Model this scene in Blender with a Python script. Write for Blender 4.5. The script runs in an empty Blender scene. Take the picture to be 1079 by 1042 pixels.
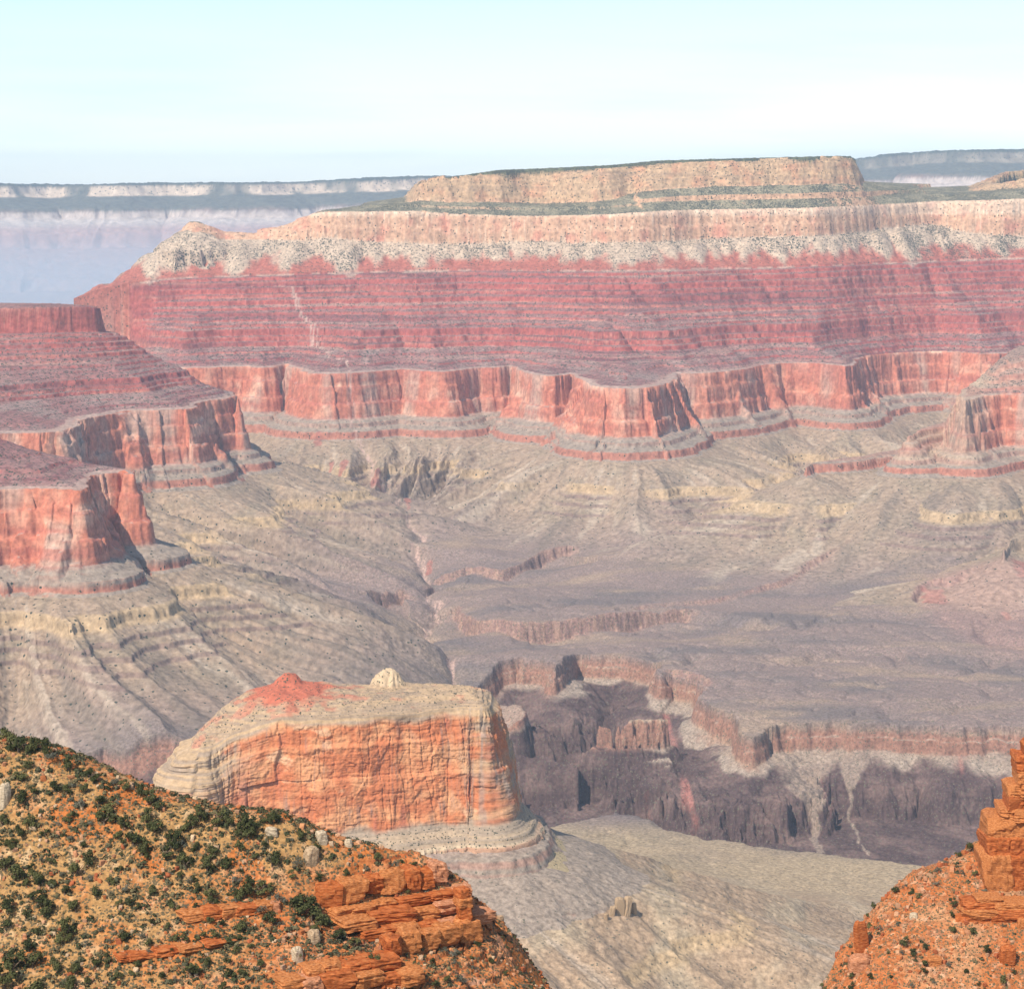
import bpy, math, random, time
import numpy as np
from mathutils import Vector

T0 = time.time()
sc = bpy.context.scene
COL = sc.collection
rng = np.random.default_rng(7)
random.seed(7)
F32 = np.float32

# ------------------------------------------------------------------ camera
F_PX, CX, CY, HZ = 2500.0, 539.5, 521.0, 200.0      # photo pixels: focal length, centre, horizon row
PITCH = math.atan((CY - HZ) / F_PX)
cam_data = bpy.data.cameras.new("camera")
cam_data.sensor_width = 36.0
cam_data.lens = 36.0 * F_PX / 1079.0
cam_data.clip_start = 1.0
cam_data.clip_end = 100000.0
cam = bpy.data.objects.new("camera", cam_data)
COL.objects.link(cam)
cam.rotation_euler = (math.pi / 2 - PITCH, 0, 0)
sc.camera = cam

# ------------------------------------------------------------------ light
SUN_AZ, SUN_EL = math.radians(-145.0), math.radians(47.0)   # azimuth from +Y, clockwise; negative = to the west
to_sun = Vector((math.sin(SUN_AZ) * math.cos(SUN_EL), math.cos(SUN_AZ) * math.cos(SUN_EL), math.sin(SUN_EL)))
sun_data = bpy.data.lights.new("sun", "SUN")
sun_data.energy = 4.4
sun_data.angle = math.radians(0.5)
sun_data.color = (1.0, 0.93, 0.81)
sun = bpy.data.objects.new("sun", sun_data)
COL.objects.link(sun)
sun.rotation_euler = to_sun.to_track_quat('Z', 'Y').to_euler()

world = bpy.data.worlds.new("World")
sc.world = world
world.use_nodes = True
wn = world.node_tree
bg = wn.nodes["Background"]
sky = wn.nodes.new("ShaderNodeTexSky")
sky.sky_type = 'NISHITA'
sky.sun_disc = False
sky.sun_elevation = SUN_EL
sky.sun_rotation = SUN_AZ
sky.altitude = 2100
sky.air_density = 1.0
sky.dust_density = 1.2
sky.ozone_density = 1.0
tcw = wn.nodes.new("ShaderNodeTexCoord"); mpw = wn.nodes.new("ShaderNodeMapping"); mpw.inputs["Scale"].default_value = (2.5, 2.5, 26)
nzw = wn.nodes.new("ShaderNodeTexNoise"); nzw.inputs["Scale"].default_value = 2.2; nzw.inputs["Detail"].default_value = 5
mrw = wn.nodes.new("ShaderNodeMapRange"); mrw.inputs["From Min"].default_value = .42; mrw.inputs["From Max"].default_value = .75; mrw.inputs["To Max"].default_value = .5
mxw = wn.nodes.new("ShaderNodeMix"); mxw.data_type = 'RGBA'; mxw.inputs["B"].default_value = (4.5, 5.2, 5.3, 1)      # thin streaky cloud
wn.links.new(tcw.outputs["Generated"], mpw.inputs[0]); wn.links.new(mpw.outputs[0], nzw.inputs["Vector"]); wn.links.new(nzw.outputs["Fac"], mrw.inputs["Value"])
wn.links.new(mrw.outputs[0], mxw.inputs["Factor"]); wn.links.new(sky.outputs[0], mxw.inputs["A"])
wn.links.new(mxw.outputs["Result"], bg.inputs[0])
bg.inputs[1].default_value = 0.13

sc.view_settings.view_transform = 'Standard'
sc.view_settings.look = 'None'
sc.view_settings.exposure = 0.46
sc.view_settings.gamma = 1.0
sc.cycles.volume_bounces = 1
sc.cycles.max_bounces = 4
sc.cycles.diffuse_bounces = 2

# ------------------------------------------------------------------ projection helpers
CP, SP = math.cos(PITCH), math.sin(PITCH)

def ray(px, py):
    xc = (np.asarray(px, float) - CX) / F_PX
    yc = -(np.asarray(py, float) - CY) / F_PX
    return xc, CP + yc * SP, -SP + yc * CP

def at_z(px, py, z):
    "world point on level z seen at a photo pixel"
    dx, dy, dz = ray(px, py)
    s = z / dz
    return dx * s, dy * s, np.full_like(s, z) if np.ndim(s) else z

def at_d(px, py, d):
    "world point at forward distance d seen at a photo pixel"
    dx, dy, dz = ray(px, py)
    s = d / dy
    return dx * s, d + 0 * s, dz * s

def project(x, y, z):
    f = y * CP - z * SP
    u = y * SP + z * CP
    return CX + F_PX * x / f, CY - F_PX * u / f

# ------------------------------------------------------------------ noise
_ga = np.linspace(0, 2 * np.pi, 256, endpoint=False)
_gx, _gy = np.cos(_ga).astype(F32), np.sin(_ga).astype(F32)

def _hash(ix, iy, seed):
    h = ix.astype(np.uint32) * np.uint32(374761393) + iy.astype(np.uint32) * np.uint32(668265263) + np.uint32((seed * 2246822519) & 0xFFFFFFFF)
    h ^= h >> np.uint32(13)
    h *= np.uint32(1274126177)
    h ^= h >> np.uint32(16)
    return h

def perlin(x, y, seed=0):
    x = np.asarray(x, F32); y = np.asarray(y, F32)
    x, y = np.broadcast_arrays(x, y)
    x0 = np.floor(x); y0 = np.floor(y)
    fx = x - x0; fy = y - y0
    ix = x0.astype(np.int32); iy = y0.astype(np.int32)
    u = fx * fx * fx * (fx * (fx * 6 - 15) + 10)
    v = fy * fy * fy * (fy * (fy * 6 - 15) + 10)
    def g(dx, dy):
        h = _hash(ix + np.int32(dx), iy + np.int32(dy), seed) & np.uint32(255)
        return _gx[h] * (fx - dx) + _gy[h] * (fy - dy)
    a = g(0, 0); b = g(1, 0); c = g(0, 1); d = g(1, 1)
    ab = a + u * (b - a); cd = c + u * (d - c)
    return (ab + v * (cd - ab)) * F32(1.5)

def fbm(x, y, octs=4, seed=0, gain=0.5, lac=2.03):
    s = 0; a = 1.0; n = 0
    for o in range(octs):
        s = s + a * perlin(x * F32(lac ** o), y * F32(lac ** o), seed + o * 17)
        n += a; a *= gain
    return s / F32(n)

def ridged(x, y, octs=3, seed=0):
    s = 0; a = 1.0; n = 0
    for o in range(octs):
        s = s + a * (1 - np.abs(perlin(x * F32(2.1 ** o), y * F32(2.1 ** o), seed + o * 31)) * 1.6)
        n += a; a *= 0.5
    return s / F32(n)

def cellrand(x, y, seed):
    return (_hash(np.floor(x).astype(np.int32), np.floor(y).astype(np.int32), seed) & np.uint32(1023)).astype(F32) / F32(1023)

def sstep(a, b, x):
    t = np.clip((x - a) / (b - a), 0, 1)
    return t * t * (3 - 2 * t)

def lerp(a, b, t):
    return a + (b - a) * t

def mixc(c, c2, t):
    return c + (np.asarray(c2, F32) - c) * np.asarray(t, F32)[..., None]

def smax(a, b, k):
    h = np.clip(0.5 + 0.5 * (a - b) / k, 0, 1)
    return b + (a - b) * h + k * h * (1 - h)

# ------------------------------------------------------------------ mesh helpers
def grid_faces(nr, nc, wrap=False):
    i = np.arange(nr - 1)[:, None]
    j = np.arange(nc if wrap else nc - 1)[None, :]
    j2 = (j + 1) % nc
    return np.stack([i * nc + j, i * nc + j2, (i + 1) * nc + j2, (i + 1) * nc + j], -1).reshape(-1, 4)

def np_mesh(name, verts, quads, mat, smooth=True, attrs=None):
    me = bpy.data.meshes.new(name)
    verts = np.ascontiguousarray(verts, F32)
    quads = np.ascontiguousarray(quads, np.int32)
    k = quads.shape[1]
    me.vertices.add(len(verts))
    me.vertices.foreach_set("co", verts.ravel())
    me.loops.add(quads.size)
    me.loops.foreach_set("vertex_index", quads.ravel())
    me.polygons.add(len(quads))
    me.polygons.foreach_set("loop_start", np.arange(0, quads.size, k, dtype=np.int32))
    me.polygons.foreach_set("use_smooth", np.full(len(quads), smooth))
    me.update(calc_edges=True)
    for an, av in (attrs or {}).items():
        at = me.attributes.new(an, 'FLOAT_COLOR', 'POINT')
        at.data.foreach_set("color", np.ascontiguousarray(av, F32).ravel())
    me.materials.append(mat)
    o = bpy.data.objects.new(name, me)
    COL.objects.link(o)
    return o

def tag(o, label=None, cat=None, group=None, kind=None):
    if label: o["label"] = label
    if cat: o["category"] = cat
    if group: o["group"] = group
    if kind: o["kind"] = kind
    return o

# ------------------------------------------------------------------ materials
def rock_material(name, grain, veg_size=0.0, rough=0.95, bump=0.4, contrast=0.35, fine=1.0, veg_col=(0.035, 0.045, 0.03)):
    """albedo attribute (strata of the rock) varied by noise at the given grain (m); alpha of the attribute = shrub cover"""
    m = bpy.data.materials.new(name)
    m.use_nodes = True
    nt = m.node_tree; N = nt.nodes; L = nt.links
    b = N["Principled BSDF"]
    b.inputs["Roughness"].default_value = rough
    b.inputs["Specular IOR Level"].default_value = 0.15
    at = N.new("ShaderNodeAttribute"); at.attribute_name = "albedo"
    tc = N.new("ShaderNodeTexCoord")
    n1 = N.new("ShaderNodeTexNoise"); n1.inputs["Scale"].default_value = 1.0 / grain
    n1.inputs["Detail"].default_value = 4; n1.inputs["Roughness"].default_value = 0.65
    L.new(tc.outputs["Object"], n1.inputs["Vector"])
    mr = N.new("ShaderNodeMapRange")
    mr.inputs["From Min"].default_value = 0.3; mr.inputs["From Max"].default_value = 0.7
    mr.inputs["To Min"].default_value = 1 - contrast; mr.inputs["To Max"].default_value = 1 + contrast
    L.new(n1.outputs["Fac"], mr.inputs["Value"])
    mx = N.new("ShaderNodeVectorMath"); mx.operation = 'SCALE'
    L.new(at.outputs["Color"], mx.inputs[0]); L.new(mr.outputs[0], mx.inputs["Scale"])
    out = mx.outputs[0]
    if veg_size:
        vo = N.new("ShaderNodeTexVoronoi"); vo.inputs["Scale"].default_value = 1.0 / veg_size
        L.new(tc.outputs["Object"], vo.inputs["Vector"])
        sx = N.new("ShaderNodeSeparateColor"); L.new(vo.outputs["Color"], sx.inputs[0])
        ds = N.new("ShaderNodeMath"); ds.operation = 'MULTIPLY_ADD'     # a random size per shrub
        ds.inputs[1].default_value = 0.38; ds.inputs[2].default_value = 0.36
        L.new(sx.outputs[1], ds.inputs[0])
        lt = N.new("ShaderNodeMath"); lt.operation = 'LESS_THAN'
        L.new(vo.outputs["Distance"], lt.inputs[0]); L.new(ds.outputs[0], lt.inputs[1])
        l2 = N.new("ShaderNodeMath"); l2.operation = 'LESS_THAN'
        L.new(sx.outputs[0], l2.inputs[0]); L.new(at.outputs["Alpha"], l2.inputs[1])
        mu = N.new("ShaderNodeMath"); mu.operation = 'MULTIPLY'
        L.new(lt.outputs[0], mu.inputs[0]); L.new(l2.outputs[0], mu.inputs[1])
        mc = N.new("ShaderNodeMix"); mc.data_type = 'RGBA'
        L.new(mu.outputs[0], mc.inputs["Factor"])
        L.new(out, mc.inputs["A"]); mc.inputs["B"].default_value = (*veg_col, 1)
        out = mc.outputs["Result"]
    L.new(out, b.inputs["Base Color"])
    if bump:
        n2 = N.new("ShaderNodeTexNoise"); n2.inputs["Scale"].default_value = fine / grain
        n2.inputs["Detail"].default_value = 5; n2.inputs["Roughness"].default_value = 0.7
        L.new(tc.outputs["Object"], n2.inputs["Vector"])
        bp = N.new("ShaderNodeBump"); bp.inputs["Strength"].default_value = bump
        bp.inputs["Distance"].default_value = grain * 0.5
        L.new(n2.outputs["Fac"], bp.inputs["Height"])
        L.new(bp.outputs[0], b.inputs["Normal"])
    return m
# ================================================================== plan contours with signed distance
class Contour:
    """closed plan polygon(s): signed distance (positive outside), arc length of the nearest point, height there"""
    def __init__(self, pts, smooth=2, step=60.0, closed=True):
        P = np.asarray(pts, float)
        for _ in range(smooth):
            Q = np.roll(P, -1, 0) if closed else None
            if closed:
                P = np.stack([P * 0.78 + Q * 0.22, P * 0.22 + Q * 0.78], 1).reshape(-1, 3)
            else:
                A, B = P[:-1], P[1:]
                P = np.concatenate([P[:1], np.stack([A * 0.78 + B * 0.22, A * 0.22 + B * 0.78], 1).reshape(-1, 3), P[-1:]])
        self.closed = closed
        self.P = P
        self.A = P if closed else P[:-1]
        self.B = np.roll(P, -1, 0) if closed else P[1:]
        L = np.hypot(*(self.B - self.A)[:, :2].T)
        self.T = np.concatenate([[0], np.cumsum(L)])[:-1]
        self.L = np.maximum(L, 1e-6)
        lo = P[:, :2].min(0) - 1500; hi = P[:, :2].max(0) + 1500
        self.lo = lo; n = np.ceil((hi - lo) / 40.0).astype(int) + 1; self.n = n
        gx = lo[0] + 40.0 * np.arange(n[0]); gy = lo[1] + 40.0 * np.arange(n[1])
        X, Y = np.meshgrid(gx, gy, indexing='ij')
        best = np.full(X.shape, 1e18); idx = np.zeros(X.shape, np.int32)
        for k in range(len(self.A)):
            d, _, _ = self._seg(X, Y, k)
            m = d < best; best[m] = d[m]; idx[m] = k
        self.idx = idx
        self.gin = self._inside(X.ravel(), Y.ravel()).reshape(X.shape) if closed else None
        D = np.sqrt(best)                                               # how clearly one point of the line is the nearest
        for _ in range(2):
            P_ = np.pad(D, 1, 'edge'); D = sum(P_[a:a + D.shape[0], b:b + D.shape[1]] for a in range(3) for b in range(3)) / 9
        gx_, gy_ = np.gradient(D, 40.0)
        self.conf = sstep(.72, .95, np.hypot(gx_, gy_))
        for _ in range(2):
            P_ = np.pad(self.conf, 1, 'edge'); self.conf = sum(P_[a:a + D.shape[0], b:b + D.shape[1]] for a in range(3) for b in range(3)) / 9

    def soften(self):
        "softly averaged nearest point of the line: continuous everywhere, for ribs that run down from the rim"
        pts = []
        for k in range(len(self.A)):
            m = max(1, int(self.L[k] / 30))
            for i in range(m): pts.append(self.A[k, :2] + (self.B[k, :2] - self.A[k, :2]) * (i + .5) / m)
        pts = np.array(pts, F32)
        gx = (self.lo[0] + 40.0 * np.arange(self.n[0])).astype(F32); gy = (self.lo[1] + 40.0 * np.arange(self.n[1])).astype(F32)
        self.soft = np.zeros((self.n[0], self.n[1], 2), F32)
        for i in range(0, self.n[0]):
            d = np.hypot(gx[i] - pts[None, :, 0], gy[:, None] - pts[None, :, 1])
            dm = d.min(1, keepdims=True)
            w = np.exp(-(d - dm) / (20 + .06 * dm)); w /= w.sum(1, keepdims=True)
            self.soft[i] = w @ pts
    def soft_q(self, X, Y):
        fx = np.clip((X - self.lo[0]) / 40.0, 0, self.n[0] - 1.001); fy = np.clip((Y - self.lo[1]) / 40.0, 0, self.n[1] - 1.001)
        i = fx.astype(int); j = fy.astype(int); u = (fx - i)[..., None]; v = (fy - j)[..., None]; S = self.soft
        q = S[i, j] * (1 - u) * (1 - v) + S[i + 1, j] * u * (1 - v) + S[i, j + 1] * (1 - u) * v + S[i + 1, j + 1] * u * v
        ex, ey = X - q[..., 0], Y - q[..., 1]
        r = np.maximum(np.hypot(ex, ey), 1e-3)
        return (q[..., 0] + 90 * ex / r).astype(F32), (q[..., 1] + 90 * ey / r).astype(F32)

    def _seg(self, X, Y, k):
        ax, ay = self.A[k][..., 0], self.A[k][..., 1]
        bx, by = self.B[k][..., 0], self.B[k][..., 1]
        dx, dy = bx - ax, by - ay
        t = np.clip(((X - ax) * dx + (Y - ay) * dy) / (self.L[k] ** 2), 0, 1)
        ex, ey = X - ax - t * dx, Y - ay - t * dy
        return ex * ex + ey * ey, t, dx * ey - dy * ex

    def _inside(self, X, Y):
        c = np.zeros(X.shape, bool)
        for k in range(len(self.A)):
            ax, ay, _ = self.A[k]; bx, by, _ = self.B[k]
            if ay == by: continue
            m = (ay > Y) != (by > Y)
            c ^= m & (X < (bx - ax) * (Y - ay) / (by - ay) + ax)
        return c

    def query(self, X, Y):
        X = np.asarray(X, float); Y = np.asarray(Y, float)
        fx = np.clip((X - self.lo[0]) / 40.0, 0, self.n[0] - 1.001); fy = np.clip((Y - self.lo[1]) / 40.0, 0, self.n[1] - 1.001)
        i = fx.astype(int); j = fy.astype(int)
        best = np.full(X.shape, 1e18); bt = np.zeros(X.shape); bz = np.zeros(X.shape); bs = np.zeros(X.shape)
        for di in (0, 1):
            for dj in (0, 1):
                k = self.idx[i + di, j + dj]
                d, t, s = self._seg(X, Y, k)
                m = d < best
                best = np.where(m, d, best)
                bt = np.where(m, self.T[k] + t * self.L[k], bt)
                bz = np.where(m, self.A[k, 2] + t * (self.B[k, 2] - self.A[k, 2]), bz)
                bs = np.where(m, s, bs)
        d = np.sqrt(best)
        kk = np.clip(np.searchsorted(self.T, bt, 'right') - 1, 0, len(self.T) - 1)
        tt = np.clip((bt - self.T[kk]) / self.L[kk], 0, 1)
        u_, v_ = fx - i, fy - j; cf = self.conf
        self.cq = (cf[i, j] * (1 - u_) * (1 - v_) + cf[i + 1, j] * u_ * (1 - v_) + cf[i, j + 1] * (1 - u_) * v_ + cf[i + 1, j + 1] * u_ * v_).astype(F32)
        self.q = [(self.A[kk, i] + tt * (self.B[kk, i] - self.A[kk, i])).astype(F32) for i in (0, 1)]
        if self.closed:
            ins = self.gin[np.rint(fx).astype(int), np.rint(fy).astype(int)]
            near = d < 70
            if near.any():
                ins = ins.copy(); ins[near] = self._inside(X[near], Y[near])
            d = np.where(ins, -d, d)
        else:
            d = d * np.sign(bs)
        return d.astype(F32), bt.astype(F32), bz.astype(F32)

class Multi:
    def __init__(self, *cs): self.cs = cs
    def query(self, X, Y):
        d, t, z = self.cs[0].query(X, Y)
        for n, c in enumerate(self.cs[1:]):
            d2, t2, z2 = c.query(X, Y)
            m = d2 < d
            d = np.where(m, d2, d); t = np.where(m, t2 + 9000 * (n + 1), t); z = np.where(m, z2, z)
        return d, t, z

def PZ(z, *pts):
    return [tuple(float(v) for v in at_z(px, py, z)) for px, py in pts]

def PD(*pts):
    return [tuple(float(v) for v in at_d(px, py, d)) for px, py, d in pts]

def XD(z, *pts):
    "points given by photo column, distance and height"
    out = []
    for px, d, in pts:
        f = d * CP - z * SP
        out.append(((px - CX) / F_PX * f, float(d), float(z)))
    return out

# ------------------------------------------------------------------ traced contours
ZR = -610.0                                    # rim of the red wall
main0 = Contour(PZ(ZR, (130, 389), (205, 388), (250, 386), (285, 388), (303, 384), (322, 393), (355, 394), (400, 391), (425, 389), (450, 392), (482, 392), (500, 388),
                    (520, 388), (540, 386), (556, 395), (580, 397), (600, 395), (603, 394), (611, 399), (621, 407), (640, 409), (665, 410), (698, 408), (709, 401), (714, 393), (735, 394),
                    (770, 391), (794, 388), (797, 385), (830, 382), (870, 384), (897, 387), (902, 379), (925, 375), (960, 372), (1000, 371), (1040, 374), (1079, 369), (1200, 367), (1400, 366))
                + XD(ZR, (1500, 10500), (1500, 13500), (330, 13500), (230, 10500), (150, 9300)), smooth=1, )
main1 = Contour(PD((72, 318, 8800), (105, 308, 8640), (150, 297, 8620), (200, 293, 8640), (300, 290, 8660), (400, 287, 8700), (500, 285, 8740), (560, 286, 8680), (660, 286, 8620), (720, 284, 8700),
                   (800, 283, 8860), (880, 280, 8960), (930, 278, 9150), (1000, 275, 9330), (1079, 272, 9400), (1400, 270, 9600))
                + XD(-290, (1500, 13000), (420, 13000)) + XD(-345, (330, 10500)) + XD(-395, (170, 9250)) + XD(-412, (92, 8980)))
zk = -178
main2 = Multi(Contour(XD(-185, (190, 8940), (196, 8860), (206, 8825), (222, 8850), (240, 8900), (265, 8930), (290, 8900)) + PD((320, 254, 8880), (345, 250, 8870), (380, 255, 8880), (420, 256, 8890),
                   (470, 258, 8910), (520, 257, 8930), (560, 254, 8900), (600, 257, 8880), (640, 256, 8850), (700, 255, 8900), (730, 253, 9010), (800, 250, 9060), (860, 249, 9080), (900, 246, 9230),
                   (940, 240, 9460), (985, 236, 9620), (1020, 246, 9560), (1079, 250, 9560), (1400, 250, 9760))
                + XD(zk, (1500, 12500), (320, 12500), (330, 9600), (300, 9080), (265, 9010), (240, 9010), (205, 9020), (185, 9000))))
main3 = Multi(Contour(PD((318, 229, 8960), (328, 224, 8925), (352, 223, 8905), (395, 223, 8915), (440, 222, 8925), (470, 225, 8940), (500, 226, 8950), (560, 228, 8930), (640, 226, 8885), (700, 222, 8935), (730, 221, 9045), (800, 220, 9095),
                    (860, 219, 9115), (900, 217, 9265), (940, 215, 9495), (985, 212, 9660), (1040, 211, 9600), (1079, 209, 9600), (1400, 207, 9800))
                + XD(-95, (1500, 12300), (340, 12300), (350, 9500), (325, 9060))),
             Contour(PD((196, 239, 8910), (202, 234, 8895), (210, 234, 8895), (220, 238, 8910)) + XD(-135, (212, 8960), (200, 8960)), smooth=1))
main4 = Multi(Contour(PD((428, 214, 9120), (440, 211, 9090), (470, 213, 9080), (520, 213, 9100), (545, 214, 9150), (575, 215, 9190), (600, 214, 9120), (640, 212, 9100), (670, 204, 9180), (690, 200, 9130), (760, 196, 9190),
                    (830, 195, 9240), (880, 194, 9290), (903, 194, 9400), (912, 192, 9700)) + XD(40, (905, 11500)) + XD(-30, (440, 11500), (428, 9500))),
             Contour(PD((1020, 203, 9950), (1079, 198, 9900), (1300, 195, 9900)) + XD(20, (1400, 11500), (1100, 11500), (1020, 10400))))
main5 = Multi(Contour(PD((440, 195, 9150), (447, 190, 9130), (470, 184, 9120), (525, 182, 9140), (548, 184, 9230), (580, 184, 9270), (605, 180, 9170), (640, 177, 9160), (672, 176, 9250), (690, 172, 9180), (760, 170, 9240),
                    (830, 166, 9290), (880, 164, 9350), (896, 168, 9450), (902, 172, 9700)) + XD(125, (890, 11300)) + XD(40, (470, 11300), (445, 9500))),
             Contour(PD((1045, 196, 10000), (1079, 186, 9950), (1300, 176, 9960)) + XD(90, (1400, 11300), (1120, 11300), (1060, 10500))))

lefA0 = Contour(PZ(ZR, (-300, 474), (-80, 462), (0, 457), (58, 456), (74, 450), (80, 441), (98, 438), (122, 434), (170, 432), (206, 431), (211, 424), (238, 420), (250, 418))
                + XD(ZR, (252, 6950), (243, 7200), (190, 7500), (100, 7900), (-100, 8300), (-300, 8500)))
lefA1 = Contour(PD((-300, 330, 7000), (-60, 324, 6960), (20, 323, 6950), (60, 322, 6960), (88, 322, 6990), (100, 324, 7060)) + XD(-345, (96, 7150), (70, 7230), (20, 7290), (-100, 7400), (-300, 7400)), smooth=1)
lefB0 = Contour(PZ(ZR, (-300, 530), (-60, 521), (0, 516), (55, 515), (92, 517), (98, 514), (94, 507), (92, 502), (103, 499), (128, 497), (140, 500))
                + XD(ZR, (139, 5140), (130, 5190), (100, 5260), (40, 5330), (-100, 5450), (-300, 5600)))
lefB1 = Contour(PD((-300, 440, 5080), (-60, 455, 5090), (-14, 466, 5110), (2, 468, 5180)) + XD(-540, (-4, 5230), (-60, 5290), (-300, 5400)), smooth=1)
rigC0 = Contour(PZ(ZR, (1014, 424), (1028, 419), (1060, 415), (1110, 417), (1200, 424), (1400, 432)) + XD(ZR, (1400, 8800), (1105, 8700), (1066, 8100), (1034, 7600), (1016, 7300)))
rigC1 = Contour(PZ(-800, (846, 496), (862, 491), (900, 489), (925, 484), (962, 481), (1000, 484), (1040, 485), (1079, 483), (1200, 486), (1400, 490)) + XD(-795, (1400, 7700), (1050, 7500), (990, 7380), (940, 7250), (900, 7080), (862, 6940)))
rigC2 = Contour(PZ(-715, (958, 462), (972, 455), (992, 452), (1014, 447), (1040, 444), (1079, 442), (1400, 450)) + XD(-715, (1400, 8600), (1090, 8400), (1050, 7800), (1010, 7450), (980, 7250)), smooth=1)
rigC3 = Contour(PD((1050, 392, 7230), (1058, 382, 7230), (1072, 378, 7240), (1100, 374, 7250), (1400, 365, 7250)) + XD(-510, (1400, 8300), (1130, 8200), (1080, 7800), (1058, 7450)), smooth=1)
rigE0 = Contour(PZ(-935, (1056, 586), (1062, 578), (1079, 573), (1130, 572), (1300, 574)) + XD(-915, (1300, 6600), (1120, 6550), (1075, 6380)), smooth=1)
butt0 = Contour(PZ(-605, (196, 762), (235, 757), (300, 757), (350, 756), (420, 752), (470, 747), (500, 745), (516, 748))
                + XD(-605, (519, 2825), (505, 2850), (440, 2862), (330, 2842), (260, 2805), (208, 2765)))
ZG = -1040.0
gorge = Contour(PZ(ZG, (1600, 780), (1300, 772), (1079, 767), (1040, 765), (1008, 769), (990, 765), (950, 763), (905, 764), (880, 761), (832, 762), (812, 766), (796, 772), (784, 773), (778, 761), (771, 746), (752, 744),
                   (738, 735), (748, 723), (744, 713), (716, 707), (692, 709), (702, 697), (672, 688), (640, 685), (604, 682), (594, 692), (588, 704), (572, 697), (545, 692), (515, 697), (500, 712), (478, 722), (462, 738))
                + PZ(-1010, (420, 752), (360, 762))
                + PZ(-985, (300, 770), (235, 776), (150, 781), (80, 778), (0, 775), (-300, 770))
                + PZ(ZG, (-300, 880), (0, 875), (300, 885), (450, 886), (565, 874), (592, 869), (620, 863), (645, 855), (660, 857), (700, 874), (750, 886), (800, 892), (880, 901), (960, 912), (1079, 925), (1300, 935), (1600, 940)), smooth=1)
islet = Contour(PZ(ZG, (502, 726), (520, 728), (540, 731), (545, 728), (540, 722), (515, 720), (503, 720)), smooth=1)
creek = Contour(PZ(ZG, (500, 745), (488, 705), (466, 688), (446, 664), (452, 640), (460, 618), (446, 596), (436, 575), (412, 556), (398, 540), (372, 526), (345, 514), (310, 503)), closed=False)
# low cliffs on the platform: traced edge, drop, width of the hollow in front of them
ledges = [
    (Contour(PZ(ZG, (478, 628), (490, 640), (512, 651), (546, 657), (592, 655), (640, 650), (690, 642), (738, 637)), closed=False), 50, 420),
    (Contour(PZ(ZG, (445, 600), (470, 601), (500, 598), (530, 603), (550, 598), (566, 587), (590, 583), (618, 584)), closed=False), 34, 330),
    (Contour(PZ(ZG, (655, 640), (700, 634), (752, 631), (800, 622), (826, 618), (858, 606), (910, 598), (968, 597)), closed=False), 13, 200),
    (Contour(PZ(ZG, (380, 632), (408, 627), (425, 622), (441, 626)), closed=False), 60, 260),
    (Contour(PZ(ZG, (446, 614), (462, 606)), closed=False), 50, 200),
    (Contour(PZ(ZG, (690, 706), (716, 704), (742, 711), (760, 722)), closed=False), 25, 120),
    (Contour(PZ(-1025, (366, 684), (400, 682), (435, 680), (460, 679), (466, 686)), closed=False), 42, 150),
    (Contour(PZ(-1000, (960, 622), (968, 614), (985, 611), (1010, 612), (1040, 604)), closed=False), 30, 150),
]

far0 = Contour(PD((-700, 192, 22500), (-250, 191, 22300), (-60, 197, 22600), (0, 196, 22300), (60, 197, 22900), (110, 195, 22400), (180, 195, 22800), (260, 194, 22300), (330, 193, 22900), (400, 190, 22700), (470, 188, 23200), (560, 186, 23000),
                  (760, 180, 25000), (880, 170, 24000), (920, 166, 23500), (970, 162, 23800), (1010, 160, 22800), (1079, 160, 23200), (1300, 158, 23000), (1800, 158, 23000))
               + XD(150, (1800, 60000), (-700, 60000)), smooth=1)

# ------------------------------------------------------------------ stratigraphic profiles: distance out from the rim -> height
PROF = {
    'main': ([-400, 0, 7, 14, 20, 30, 38, 70, 76, 84, 112, 118, 128, 284, 288, 296, 330, 336, 380, 386, 440, 446, 620, 850, 1200, 1700], [-608, -610, -650, -658, -706, -714, -758, -772, -786, -789, -797, -819, -824, -886, -890, -904, -915, -922, -934, -941, -958, -964, -1006, -1034, -1056, -1120]),
    'lefA': ([-400, 0, 7, 14, 20, 30, 38, 66, 72, 84, 100, 106, 116, 270, 275, 283, 320, 326, 380, 386, 560, 850, 1200, 1700], [-608, -610, -650, -658, -706, -714, -758, -770, -784, -787, -795, -815, -820, -886, -891, -904, -917, -923, -940, -947, -998, -1034, -1056, -1120]),
    'lefB': ([-400, 0, 7, 14, 20, 30, 38, 66, 72, 92, 104, 109, 120, 190, 194, 202, 250, 255, 290, 296, 340, 346, 520, 760, 1100, 1600], [-608, -610, -650, -658, -706, -714, -760, -772, -776, -781, -784, -806, -811, -838, -842, -858, -878, -885, -898, -905, -920, -926, -980, -1026, -1052, -1120]),
    'rigC1': ([-400, -60, 0, 6, 18, 160, 166, 176, 205, 210, 240, 246, 280, 285, 460, 760, 1100, 1600], [-770, -782, -795, -818, -824, -886, -889, -905, -916, -923, -934, -941, -953, -958, -1008, -1038, -1056, -1120]),
    'rigC2': ([-400, -60, 0, 5, 16, 21, 34, 39, 52, 57, 75, 82, 500, 900, 1500], [-690, -700, -715, -731, -735, -752, -757, -773, -778, -793, -799, -815, -960, -1056, -1120]),
    'rigE': ([-300, -40, 0, 8, 60, 200, 600], [-910, -912, -916, -948, -968, -1016, -1090]),
    'butt': ([-400, 0, 8, 30, 70, 80, 120, 260, 268, 350, 356, 500, 800, 1200, 1700], [-742, -742, -745, -755, -768, -786, -800, -868, -874, -904, -909, -962, -1030, -1058, -1120]),
}

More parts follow.
